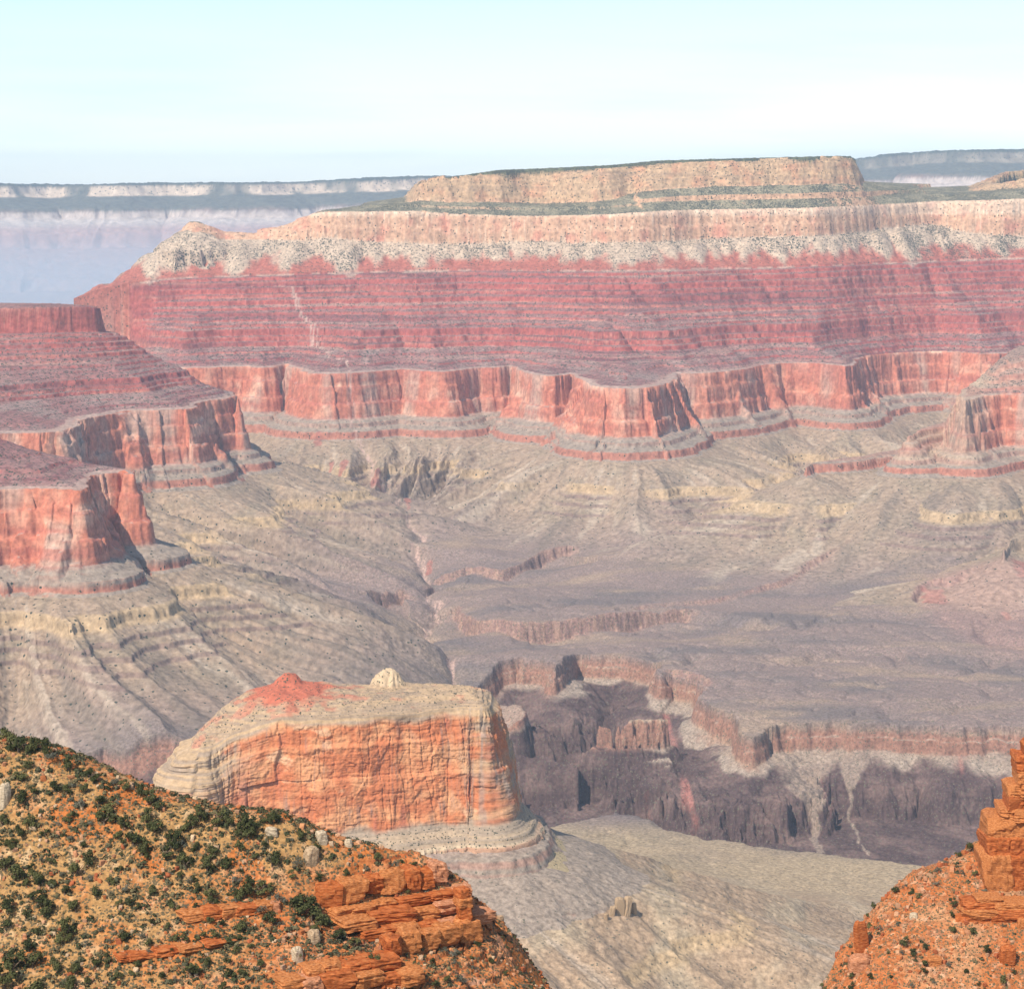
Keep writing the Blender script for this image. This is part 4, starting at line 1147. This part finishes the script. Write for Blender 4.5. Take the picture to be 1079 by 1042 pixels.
ST = {
    'orange': stone_material("orange_sandstone", (.44, .15, .045), (.56, .25, .10)),
    'pink': stone_material("pink_sandstone", (.47, .19, .09), (.58, .31, .19)),
    'cream': stone_material("cream_limestone", (.50, .38, .25), (.62, .50, .36)),
    'grey': stone_material("grey_tan_stone", (.40, .27, .16), (.50, .37, .24)),
    'rust': stone_material("rust_sandstone", (.40, .105, .028), (.50, .18, .06), 1.2),
}
def stone_object(name, v, q, mat, loc, rz=0.0, parent=None, smooth=False):
    me = bpy.data.meshes.new(name)
    me.from_pydata(v.tolist(), [], q.tolist()); me.materials.append(mat)
    o = bpy.data.objects.new(name, me); COL.objects.link(o)
    o.location = loc; o.rotation_euler.z = rz
    if parent: o.parent = parent
    return o

def place_stone(name, fun, px, py, w, h, kind, label, d0, d1, group=None, depth=None, rz=0.0, power=5.0, sink=.25, bedding=.03, cat='boulder', seed=None):
    "a block whose base centre shows at the pixel; w, h in photo pixels"
    p = hit(fun, px, py, d0, d1)
    if p is None: return None
    s = p[1] / F_PX
    size = (w * s, (depth or w * .9) * s, h * s * 1.15 / (1 - sink))
    sd = seed if seed is not None else int(px * 7 + py * 3) % 997
    v, q = block_mesh(size, sd, 9, power, .10, bedding)
    o = stone_object(name, v, q, ST[kind], (p[0], p[1] + .3 * size[1], p[2] + size[2] * (.5 - sink)), rz)
    return tag(o, label, cat, group)

LH = (left_hill, 396, 480)
def LS(name, px, py, w, h, kind, label, **k):
    return place_stone(name, left_hill, px, py, w, h, kind, label, 396, 482, **k)
LS('boulder', 339, 888, 12, 11, 'cream', 'bright cream boulder perched on the hill crest against the orange butte', rz=.5, power=3)
LS('boulder', 327, 911, 15, 16, 'grey', 'large grey tan angular boulder below the cream boulder on the hill crest', rz=.6, power=3)
LS('boulder', 286, 880, 13, 7, 'cream', 'flat cream slab lying beside the dark shrubs on the hill crest', power=4)
LS('boulder', 367, 892, 8, 6, 'cream', 'small cream boulder just beside the grey shrub on the crest', power=3)
LS('boulder', 290, 960, 12, 9, 'pink', 'pink boulder at the end of the long thin ledge', power=3.5)
LS('boulder', 331, 993, 12, 11, 'grey', 'grey boulder with a flat top under the ledges beside a dark shrub', power=3, rz=.5)
LS('boulder', 313, 1015, 11, 13, 'cream', 'pale upright stone between shrubs near the lower ledge', power=2.8, rz=.7)
LS('boulder', 4, 848, 14, 20, 'cream', 'big pale slab sticking out of the shrubby slope', rz=.9, power=2.2, depth=9, sink=.35)
r = random.Random(5)
def ledge_row(x0, y0, x1, y1, w, h, label, group, kinds=('orange', 'orange', 'rust', 'pink')):
    x = x0
    while x < x1:
        ww = w * r.uniform(.6, 1.35); t = (x + ww / 2 - x0) / max(1, x1 - x0)
        LS('sandstone_block', x + ww / 2, y0 + (y1 - y0) * t + r.uniform(-1.5, 1.5), ww * 1.22, h * r.uniform(.85, 1.2), r.choice(kinds), label, group=group, power=10, depth=w * 1.5, sink=.14, cat='rock', bedding=.07, rz=r.uniform(-.12, .12) + .45)
        x += ww * r.uniform(.95, 1.02)
O3 = ('orange', 'rust', 'orange', 'pink', 'rust')
ledge_row(334, 953, 462, 930, 20, 15, 'blocky orange sandstone block in the topmost row of the cliff end', 'blocks of the top ledge', O3)
ledge_row(344, 967, 478, 945, 26, 8, 'thin orange sandstone slab under the topmost row of the cliff end', 'slabs under the top ledge', O3)
ledge_row(352, 980, 486, 959, 34, 11, 'long orange sandstone slab in the middle layer of the cliff end', 'slabs of the middle ledge', O3)
ledge_row(376, 990, 490, 973, 28, 9, 'flat rusty sandstone slab in the lower layer of the cliff end', 'slabs of the lower ledge', O3)
ledge_row(404, 1006, 492, 990, 19, 15, 'squared rusty sandstone block in the base layer of the cliff end', 'blocks of the base ledge', O3)
ledge_row(318, 1030, 400, 1019, 24, 10, 'rounded red sandstone slab of the broken ledge under the cliff end', 'slabs of the broken ledge', O3)
ledge_row(290, 1046, 418, 1036, 27, 12, 'rounded red sandstone block of the lowest ledge', 'blocks of the lowest ledge', O3)
ledge_row(190, 972, 276, 960, 17, 8, 'thin pinkish sandstone slab along the long narrow ledge', 'slabs of the narrow ledge', O3)
ledge_row(120, 1014, 232, 996, 22, 5, 'thin rust slab of the low shelf crossing the slope', 'slabs of the low shelf', O3)

# the upright pillar that ends the cliff
p = hit(left_hill, 487, 985, 396, 482)
if p:
    e = bpy.data.objects.new('rock_pillar', None); COL.objects.link(e); e.location = (p[0], p[1] + 1, p[2] - .5)
    tag(e, 'tall narrow orange rock pillar at the tip of the layered cliff', 'rock pillar')
    s = p[1] / F_PX; zc = 0.0
    for k, (w, h, dx) in enumerate(((19, 20, 2), (15, 15, 2), (17, 10, 1), (14, 10, 0))):
        v, q = block_mesh((w * s, w * s * 1.2, h * s * 1.12), 40 + k, 11, 6, .10, .05)
        stone_object('base_block' if k == 0 else 'cap_block' if k == 3 else 'block', v, q, ST['rust' if k % 2 else 'orange'], (dx * s, 0, zc + h * s / 2), .2 * k, e)
        zc += h * s * .97

# the stepped tower above the red slope, and its outcrops
def RS(name, px, py, w, h, kind, label, **k):
    return place_stone(name, right_hill, px, py, w, h, kind, label, 560, 760, **k)
def tower(px, py, d, name, label, layers):
    x0, y0, z0 = at_d(px, py, d)
    e = bpy.data.objects.new(name, None); COL.objects.link(e); e.location = (x0, y0, z0)
    tag(e, label, 'rock tower')
    s = d / F_PX
    for k, (ax_, ay, w, h, dep, kind, pw, bd) in enumerate(layers):     # pixel offsets of the base centre from the tower's foot
        v, q = block_mesh((w * s * r.uniform(1.08, 1.25), dep * s, h * s * 1.16), 60 + k, 21, pw * 1.4, .07, bd * 1.6)
        stone_object('base_block' if ay > (0 if len(layers) < 20 else -30) else 'ledge_block' if k < len(layers) - 3 else 'cap_block', v, q, ST[kind], ((ax_ + r.uniform(-2.5, 2.5)) * s, r.uniform(-4, 4) * s, (-ay + h / 2) * s), r.uniform(-.06, .06), e)
TOW = []
for (xx, ww) in ((-22, 30), (5, 26), (34, 34), (66, 34), (98, 36)): TOW.append((xx, 18, ww, 40, 60, 'orange' if xx < 0 else 'rust', 7, .02))
for (xx, ww) in ((-24, 25), (0, 25), (27, 31), (60, 36), (96, 38)): TOW.append((xx, -20, ww, 22, 55, 'rust', 7, .02))
for (xx, ww) in ((-22, 27), (4, 27), (32, 30), (62, 33), (98, 38)): TOW.append((xx, -41, ww, 21, 55, 'orange' if xx < 10 else 'rust', 7, .02))
for (xx, ww) in ((-12, 16), (4, 17), (22, 20), (44, 26), (72, 34), (106, 36)): TOW.append((xx, -60, ww, 13, 48, 'orange', 5, .05))
for (xx, ww) in ((-8, 13), (6, 16), (24, 20), (48, 28), (80, 36)): TOW.append((xx, -72, ww, 14, 44, 'rust', 4, .05))
for (xx, ww) in ((-6, 15), (9, 15), (28, 22), (54, 30), (88, 38)): TOW.append((xx, -85, ww, 14, 42, 'orange', 4, .05))
for (xx, ww) in ((2, 14), (16, 16), (36, 24), (64, 32), (96, 38)): TOW.append((xx, -98, ww, 15, 40, 'orange', 4, .05))
for (xx, ww) in ((4, 14), (20, 20), (44, 28), (76, 36)): TOW.append((xx, -112, ww, 17, 38, 'rust', 5, .05))
for (xx, ww) in ((13, 15), (30, 22), (58, 32), (92, 38)): TOW.append((xx, -128, ww, 15, 36, 'rust', 5, .05))
for (xx, ww) in ((16, 13), (34, 24), (66, 34)): TOW.append((xx, -142, ww, 14, 34, 'orange', 5, .05))
tower(1070, 917, 634, 'rock_tower', 'stepped rust red rock tower standing at the edge of the picture', TOW)
def outcrop(px, py, d, label, layers):
    tower(px, py, d, 'rock_outcrop', label, layers)
q_ = hit(right_hill, 1032, 968, 560, 760)
outcrop(1036, 969, q_[1] + 3, 'low rounded layered outcrop on the rubble slope under the rock tower', [(-8, 2, 38, 10, 40, 'rust', 4, .02), (26, 2, 40, 12, 40, 'rust', 4, .02), (-6, -7, 40, 9, 38, 'orange', 4, .02), (28, -8, 38, 9, 38, 'rust', 4, .02), (-3, -15, 36, 8, 34, 'rust', 4, .02), (28, -16, 34, 7, 34, 'orange', 4, .02), (0, -22, 28, 6, 28, 'orange', 3.5, .02)])
RS('boulder', 898, 922, 24, 17, 'pink', 'pinkish broken outcrop boulder on the crest of the red slope', power=4)
RS('boulder', 908, 1004, 15, 30, 'rust', 'smooth upright rust slab leaning on the edge of the red slope', power=5, rz=.4, depth=8)
RS('boulder', 1062, 1016, 17, 17, 'rust', 'rounded rust boulder with a dark hollow under it', power=3)
RS('boulder', 963, 968, 9, 5, 'cream', 'small pale flat stone on the red slope', power=3)
RS('boulder', 905, 1022, 22, 13, 'pink', 'jagged pink boulder at the foot of the leaning slab', power=4)
RS('boulder', 1078, 978, 12, 9, 'orange', 'orange boulder beside the layered outcrop at the picture edge', power=4)
RS('boulder', 888, 990, 14, 9, 'orange', 'low orange boulder on the crest above the leaning slab', power=4)
RS('boulder', 985, 1016, 16, 6, 'orange', 'thin orange slab lying across the middle of the red slope', power=4)

# weathered pinnacles on the slope under the butte
def far_ground(x, y):
    return terrain(np.asarray(x, F32), np.asarray(y, F32), True)[0]
e_ = None
for k, (px, py, w, h) in enumerate(((645, 965, 7, 11), (653, 962, 10, 17), (661, 963, 9, 19), (668, 962, 6, 13), (639, 968, 5, 7))):
    p = hit(far_ground, px, py + 2, 2300, 3700, 900)
    if p is None: continue
    s = p[1] / F_PX
    if e_ is None:
        e_ = bpy.data.objects.new('rock_pinnacle', None); COL.objects.link(e_); e_.location = p; P0 = p
        tag(e_, 'cluster of small brown rock pinnacles on the pale slope under the orange butte', 'rock pinnacle')
    v, q = block_mesh((w * s, w * s * .8, h * s * 1.25), 80 + k, 9, 3.5, .14, .05)
    stone_object('spire' if k < 4 else 'base_block', v, q, ST['grey'], (p[0] - P0[0], p[1] - P0[1] + 3, p[2] - P0[2] + h * s * .4), .3 * k, e_)

# loose rubble: uncountable
def rubble(name, label, fun, d0, d1, p0, p1, y0, y1, n, kinds, smin, smax, seed):
    rg = np.random.default_rng(seed)
    bv, bq = block_mesh((1, 1, 1), seed, 3, 4, .16)
    a = np.arctan((rg.uniform(p0, p1, n) - CX) / (F_PX * 1.04)); d = rg.uniform(d0, d1, n)
    x = d * np.tan(a); y = d; z = fun(x, y)
    px, py = project(x, y, z)
    keep = (py > y0) & (py < y1) & (fbm(x / 9, y / 9, 2, seed) > rg.uniform(-.5, .35, n))
    x, y, z = x[keep], y[keep], z[keep]; n = len(x)
    s = smin * (smax / smin) ** (rg.random(n) ** 2.2)
    th = rg.uniform(0, 6.28, n)
    v = bv[None] * s[:, None, None] * rg.uniform(.6, 1.3, (n, 1, 3))
    cx = v[..., 0] * np.cos(th)[:, None] - v[..., 1] * np.sin(th)[:, None]; cy = v[..., 0] * np.sin(th)[:, None] + v[..., 1] * np.cos(th)[:, None]
    V = np.stack([cx + x[:, None], cy + y[:, None], v[..., 2] + z[:, None] + .15 * s[:, None]], -1)
    Q = bq[None] + (np.arange(n) * len(bv))[:, None, None]
    pal = np.array(kinds, F32); c = pal[rg.integers(0, len(pal), n)] * rg.uniform(.75, 1.2, (n, 1))
    rgba = np.concatenate([np.repeat(c[:, None], len(bv), 1), np.zeros((n, len(bv), 1))], -1)
    o = np_mesh(name, V.reshape(-1, 3), Q.reshape(-1, 4), mat_rub, smooth=False, attrs={'albedo': rgba.reshape(-1, 4)})
    return tag(o, label, 'rubble', kind='stuff')
mat_rub = rock_material("loose_stone", .3, bump=.3, contrast=.25)
TANS = [(.58, .46, .32), (.48, .33, .2), (.45, .2, .09), (.62, .52, .4), (.4, .26, .16)]
REDS = [(.42, .14, .05), (.40, .19, .10), (.46, .25, .14), (.34, .10, .04), (.44, .2, .1)]
rubble('rubble', 'loose pale and orange stones strewn over the shrubby hillside', left_hill, 398, 475, -40, 600, 760, 1080, 6500, TANS[1:3] + TANS[4:] + REDS, .2, 1.1, 301)
rubble('rubble', 'loose red stones strewn over the rust coloured hillside', right_hill, 575, 665, 830, 1110, 800, 1080, 5200, REDS, .22, 1.5, 302)
print("stones", round(time.time() - T0, 1))
# ================================================================== shrubs
def leaf_material(name, c1, c2):
    m = bpy.data.materials.new(name); m.use_nodes = True
    nt = m.node_tree; N = nt.nodes; L = nt.links; b = N["Principled BSDF"]
    b.inputs["Roughness"].default_value = .8; b.inputs["Specular IOR Level"].default_value = .2
    oi = N.new("ShaderNodeObjectInfo"); tc = N.new("ShaderNodeTexCoord")
    n = N.new("ShaderNodeTexNoise"); n.inputs["Scale"].default_value = 2.2; n.inputs["Detail"].default_value = 3
    L.new(tc.outputs["Object"], n.inputs["Vector"])
    ad = N.new("ShaderNodeMath"); ad.operation = 'MULTIPLY_ADD'; ad.inputs[1].default_value = .55; ad.inputs[2].default_value = -.28
    L.new(oi.outputs["Random"], ad.inputs[0])
    a2 = N.new("ShaderNodeMath"); a2.operation = 'ADD'; L.new(ad.outputs[0], a2.inputs[0]); L.new(n.outputs["Fac"], a2.inputs[1])
    mr = N.new("ShaderNodeMapRange"); mr.inputs["From Min"].default_value = .2; mr.inputs["From Max"].default_value = .8
    L.new(a2.outputs[0], mr.inputs["Value"])
    mc = N.new("ShaderNodeMix"); mc.data_type = 'RGBA'
    L.new(mr.outputs[0], mc.inputs["Factor"]); mc.inputs["A"].default_value = (*c1, 1); mc.inputs["B"].default_value = (*c2, 1)
    L.new(mc.outputs["Result"], b.inputs["Base Color"])
    return m
mat_juniper = leaf_material("juniper_leaf", (.036, .042, .013), (.12, .115, .04))
mat_sage = leaf_material("sage_leaf", (.085, .085, .06), (.17, .155, .11))
mat_bark = stone_material("juniper_bark", (.16, .11, .075), (.24, .18, .13), .2)

def leaves(rg, lobes, n, size):
    vs = []
    for _ in range(n):
        cx, cy, cz, rr = lobes[rg.integers(len(lobes))]
        d = rg.normal(size=3); d /= np.linalg.norm(d); d[2] = d[2] if d[2] > -.5 else -d[2] * .4
        p = np.array([cx, cy, cz]) + d * rr * rg.uniform(.45, 1.08) * np.array([1, 1, .9])
        t = np.cross(d, rg.normal(size=3)); t /= np.linalg.norm(t) + 1e-9
        w = np.cross(d + rg.normal(0, .6, 3), t); w /= np.linalg.norm(w) + 1e-9
        s = size * rg.uniform(.6, 1.4)
        vs += [p - t * s * .5, p + w * s * .35, p + t * s * .6 + d * s * .2, p - w * s * .35]
    return vs

def crown_mesh(seed, kind):
    rg = np.random.default_rng(seed)
    lobes = []
    k = rg.integers(4, 8)
    tall = rg.uniform(.75, 1.25)
    for i in range(k):
        a = rg.uniform(0, 6.28); q = rg.uniform(.05, .30)
        lobes.append((q * math.cos(a), q * math.sin(a), rg.uniform(.20, .62) * tall, rg.uniform(.14, .27)))
    n, sz = (620, .085) if kind == 'juniper' else (300, .075)
    vs = leaves(rg, lobes, n, sz)
    q = np.arange(len(vs)).reshape(-1, 4)
    me = bpy.data.meshes.new(kind + "_crown"); me.from_pydata([tuple(v) for v in vs], [], q.tolist())
    me.materials.append(mat_juniper if kind == 'juniper' else mat_sage)
    return me

def trunk_mesh(seed):
    rg = np.random.default_rng(seed); vs = []; fs = []
    def limb(a, b, r0, r1):
        a, b = np.array(a), np.array(b); d = b - a; u = np.cross(d, [.3, .9, .2]); u /= np.linalg.norm(u); w = np.cross(d, u); w /= np.linalg.norm(w)
        k0 = len(vs)
        for c, r_ in ((a, r0), ((a + b) / 2 + rg.normal(0, .02, 3), (r0 + r1) / 2), (b, r1)):
            for j in range(6):
                t = j * math.pi / 3; vs.append(tuple(c + r_ * (math.cos(t) * u + math.sin(t) * w)))
        for i in range(2):
            for j in range(6):
                fs.append((k0 + i * 6 + j, k0 + i * 6 + (j + 1) % 6, k0 + (i + 1) * 6 + (j + 1) % 6, k0 + (i + 1) * 6 + j))
    limb((0, 0, -.12), (.02, .01, .28), .05, .035)
    for i in range(4):
        a = i * 1.6 + rg.uniform(0, .8)
        limb((.02, .01, .2), (.26 * math.cos(a), .26 * math.sin(a), rg.uniform(.35, .6)), .028, .012)
    me = bpy.data.meshes.new("juniper_trunk"); me.from_pydata(vs, [], fs); me.materials.append(mat_bark)
    return me
JUN = [crown_mesh(400 + i, 'juniper') for i in range(9)]
SAGE = [crown_mesh(440 + i, 'sage') for i in range(5)]
TRK = [trunk_mesh(460 + i) for i in range(3)]

LEFT_B = """10,775,24 20,783,26 35,785,20 47,788,22 53,795,20 72,805,16 97,815,20 23,815,18 30,805,14 36,832,14 19,840,20 57,828,16 70,832,14 78,826,10 112,828,12 122,822,16 131,828,14
112,850,22 104,842,16 85,846,18 68,860,16 78,858,12 95,867,10 110,862,20 119,863,12 130,868,18 145,833,16 158,840,18 167,845,18 155,860,18 163,868,22 140,880,26 180,885,26 175,895,20 195,870,14 193,905,18
150,893,20 125,880,12 102,880,8 125,913,12 93,905,20 82,915,18 74,882,10 60,890,10 88,888,10 30,865,18 22,875,16 2,865,14 48,875,16 5,908,24 18,918,26 38,920,20 42,928,16 68,938,14 40,945,22 50,955,22
80,955,18 100,938,18 115,928,14 132,935,14 125,950,10 137,950,12 162,937,14 185,955,14 8,955,20 8,970,18 70,978,24 65,988,16 40,982,12 27,963,14 30,995,20 35,1010,26 15,1015,28 60,1015,20 80,1020,18
5,1030,30 40,1035,28 70,1035,22 102,1012,16 115,1010,14 105,978,10 117,990,10 130,985,14 150,985,10 158,1002,10 125,1025,14 90,995,10 182,880,20 190,890,18 210,858,22 203,865,20 230,860,22 240,862,18
258,865,20 266,870,22 253,872,20 260,877,22 280,860,16 287,862,14 292,860,16 318,877,14 335,890,14 308,884,10 330,903,8 196,908,22 222,900,20 218,912,20 240,908,18 252,892,14 278,890,12 268,902,14
286,905,20 312,910,10 307,920,12 337,925,12 205,925,10 190,920,10 222,940,18 224,950,14 250,925,16 263,930,16 258,938,22 275,935,20 295,945,18 285,935,14 320,950,30 310,950,24 328,962,24 338,970,24
355,985,18 330,974,20 283,965,18 275,960,14 207,952,12 218,962,10 253,975,14 234,972,10 211,985,14 226,985,12 241,992,12 205,998,10 265,995,10 250,1000,12 218,1012,14 240,1012,12 200,1020,24 275,1015,12
298,1010,10 245,1022,16 254,1024,14 233,1037,14 265,1030,8 374,992,14 365,920,12 397,902,12 386,916,9 417,912,10 425,907,8 436,909,9 431,938,8 448,938,10 440,950,9 406,978,8 427,990,14 410,992,12
392,995,10 393,1010,20 405,1020,14 437,1018,14 455,1012,10 480,1002,16 468,1004,10 497,992,9 505,994,10 517,1003,8 498,1008,8 518,1012,10 478,1014,9 500,1020,10 486,1030,16 470,1032,12 458,1036,14
532,1024,9 552,1038,8 567,1042,9 540,1040,7 322,1022,10 345,1030,9 170,1025,12 180,1000,12 145,1015,12 160,970,10 175,975,9 148,955,10 55,905,12 12,890,14 45,905,11 65,920,10 95,925,10 205,890,12"""
RIGHT_B = """943,936,11 953,934,8 960,939,10 969,943,9 988,917,10 996,907,9 1010,900,9 1025,892,13 986,930,9 1013,919,9 1027,919,8 1004,951,11 921,954,9 913,961,7 917,974,10 927,977,8 946,973,7 1003,964,9
1004,980,10 1038,938,11 1055,934,7 950,990,16 951,1002,9 962,1002,12 975,997,10 977,1014,13 975,1022,9 1000,1015,11 1025,981,10 1040,1000,12 1058,975,7 1054,1032,12 900,1004,7 894,1017,8 898,1027,9
868,1022,10 862,1028,8 895,1039,12 917,1029,9 936,1002,6 1018,1022,9 1069,1024,7 1030,1035,7 940,1030,7 985,1035,7 960,1038,8 880,1032,7"""
def bushes(txt): return [tuple(float(v) for v in w.split(',')) for w in txt.split()]
_rg = random.Random(23)
for _ in range(58):                                                     # the smaller ones between
    x_ = _rg.uniform(0, 330); y_ = np.interp(x_, [0, 60, 170, 290, 340], [795, 812, 855, 878, 900]) + _rg.uniform(0, 1) ** .8 * (1035 - np.interp(x_, [0, 340], [795, 900]))
    if y_ < 1038: LEFT_B += f' {x_:.0f},{y_:.0f},{_rg.choice((8, 9, 10, 11, 13))}'

rb = random.Random(11)
def describe(side, px, py, w, kind, sky):
    col = 'dark green juniper bush' if kind == 'juniper' else 'grey green sage bush'
    size = 'large' if w >= 20 else ('medium' if w >= 13 else 'small')
    if side == 'R':
        where = 'on the crest of the rust red slope' if sky else ('just below the rock tower' if px > 990 and py < 990 else 'among the red rubble low on the rust slope')
    elif sky: where = 'along the crest against the orange butte' if px > 130 else 'along the crest against the grey valley'
    elif px > 440 and py > 990: where = 'on the bare red slope under the rock pillar'
    elif px > 345 and py < 1000: where = 'growing on the layered orange cliff'
    elif px > 300: where = 'in the brushy gully beside the layered cliff'
    elif px < 130 and py > 985: where = 'in the dense thicket at the picture corner'
    elif px >= 190 and py > 955: where = 'on the orange ground below the long thin ledge'
    elif px >= 190: where = 'on the slope between the crest and the long thin ledge'
    elif py < 905: where = 'on the tan upper slope beneath the crest'
    else: where = 'midway down the tan slope with orange patches'
    return size, f'{size} {col} {where}'

def crest_y(side, px):
    rows = L_ROWS[0] if side == 'L' else R_ROWS[0]
    return np.interp(px, [p[0] for p in rows], [p[1] for p in rows])

n_b = 0
for side, txt, fun, d0, d1 in (('L', LEFT_B, left_hill, 396, 484), ('R', RIGHT_B, right_hill, 565, 700)):
    for px, py, w in bushes(txt):
        cy_ = crest_y(side, px)
        p = None
        for dy in (.38 * w, .55 * w, .8 * w, w, 1.4 * w, 2 * w):
            p = hit(fun, px, py + dy, d0, d1)
            if p: break
        if p is None: continue
        s = p[1] / F_PX
        kind = 'sage' if (w < 12 and rb.random() < .5) or rb.random() < .08 else 'juniper'
        sky = py - .5 * w < cy_ + 6
        size, label = describe(side, px, py, w, kind, sky)
        me = rb.choice(JUN if kind == 'juniper' else SAGE)
        big = w >= 13 and kind == 'juniper'
        o = bpy.data.objects.new(kind + '_bush', None if big else me); COL.objects.link(o)
        k = w * s * 1.08
        o.location = (p[0], p[1], p[2] - .06 * k); o.rotation_euler.z = rb.uniform(0, 6.28)
        o.scale = (k * rb.uniform(.9, 1.15), k * rb.uniform(.9, 1.15), k * rb.uniform(.85, 1.2))
        tag(o, label, 'bush', label.replace(' bush ', ' bushes '))
        if big:
            for part, pm in (('crown', me), ('trunk', rb.choice(TRK))):
                t = bpy.data.objects.new(part, pm); COL.objects.link(t); t.parent = o
        n_b += 1
print("bushes", n_b)

def tufts(label, fun, d0, d1, p0, p1, y0, y1, n, seed, dens):
    rg = np.random.default_rng(seed)
    a = np.arctan((rg.uniform(p0, p1, n) - CX) / (F_PX * 1.04)); d = rg.uniform(d0, d1, n)
    x = d * np.tan(a); y = d; z = fun(x, y); px, py = project(x, y, z)
    keep = (py > y0) & (py < y1) & (fbm(x / 12, y / 12, 3, seed) + dens(px, py) > rg.uniform(-.3, .6, n))
    x, y, z = x[keep], y[keep], z[keep]; n = len(x)
    size = .28 + .75 * rg.random(n) ** 2
    k = 22
    dr = rg.normal(size=(n, k, 3)); dr[..., 2] = np.abs(dr[..., 2]); dr /= np.linalg.norm(dr, axis=-1, keepdims=True)
    P = np.stack([x, y, z], -1)[:, None] + dr * (size[:, None, None] * rg.uniform(.3, 1, (n, k, 1)) * np.array([1, 1, .8]))
    t = np.cross(dr, rg.normal(size=(n, k, 3))); t /= np.linalg.norm(t, axis=-1, keepdims=True)
    w = np.cross(dr, t)
    s = (size[:, None, None] * .34)
    V = np.stack([P - t * s, P + w * s * .7, P + t * s, P - w * s * .7], 2)
    pal = np.array([(.05, .055, .025), (.075, .07, .035), (.085, .08, .045), (.15, .12, .06)], F32)
    c = pal[rg.integers(0, 4, n)]
    rgba = np.concatenate([np.repeat(c, k * 4, 0), np.zeros((n * k * 4, 1))], -1)
    o = np_mesh('undergrowth', V.reshape(-1, 3), np.arange(n * k * 4).reshape(-1, 4), mat_tuft, smooth=False, attrs={'albedo': rgba})
    return tag(o, label, 'undergrowth', kind='stuff')
mat_tuft = rock_material("dry_tuft", .4, bump=0, contrast=.3)
tufts('low dry tufts and sprigs between the bushes of the tan hillside', left_hill, 398, 476, -40, 590, 770, 1075, 11500, 501, lambda px, py: .25 - .35 * sstep(330, 420, px) + .1 * sstep(900, 1000, py) * sstep(200, 60, px))
tufts('scattered dry tufts on the rust red rubble hillside', right_hill, 575, 665, 830, 1110, 880, 1075, 1800, 502, lambda px, py: -.05 + 0 * px)
print("plants", round(time.time() - T0, 1))
# ================================================================== haze
def box(name, lo, hi, mat):
    v = np.array([[x, y, z] for z in (lo[2], hi[2]) for y in (lo[1], hi[1]) for x in (lo[0], hi[0])], F32)
    f = np.array([[0, 2, 3, 1], [4, 5, 7, 6], [0, 1, 5, 4], [2, 6, 7, 3], [0, 4, 6, 2], [1, 3, 7, 5]])
    return np_mesh(name, v, f, mat, smooth=False)

def volume_mat(name, col, dens, g=0.0):
    m = bpy.data.materials.new(name); m.use_nodes = True
    nt = m.node_tree
    nt.nodes.remove(nt.nodes["Principled BSDF"])
    v = nt.nodes.new("ShaderNodeVolumePrincipled")
    v.inputs["Color"].default_value = (*col, 1)
    v.inputs["Density"].default_value = dens
    v.inputs["Anisotropy"].default_value = g
    nt.links.new(v.outputs[0], nt.nodes["Material Output"].inputs["Volume"])
    return m

hz = box("haze", (-46000, -22000, -1252), (46000, 46000, 640), volume_mat("haze_air", (.60, .78, 1.0), 2.3e-5))
tag(hz, 'thin blue haze filling the canyon air', 'haze', kind='stuff')
smoke_air = volume_mat("smoke_air", (.60, .84, 1.0), 4.2e-5)
for k, top in enumerate((-230, -330, -430, -540)):                  # thicker towards the valley floor
    sm = box("smoke", (-9000 - 20 * k, 13500 - 150 * k, -1240 - k), (1500 + 20 * k, 20500 - 400 * k, top), smoke_air)
    tag(sm, 'pale smoke lying in the distant valley below the far rim', 'smoke', 'smoke layers in the far valley', 'stuff')
print("done", round(time.time() - T0, 1))
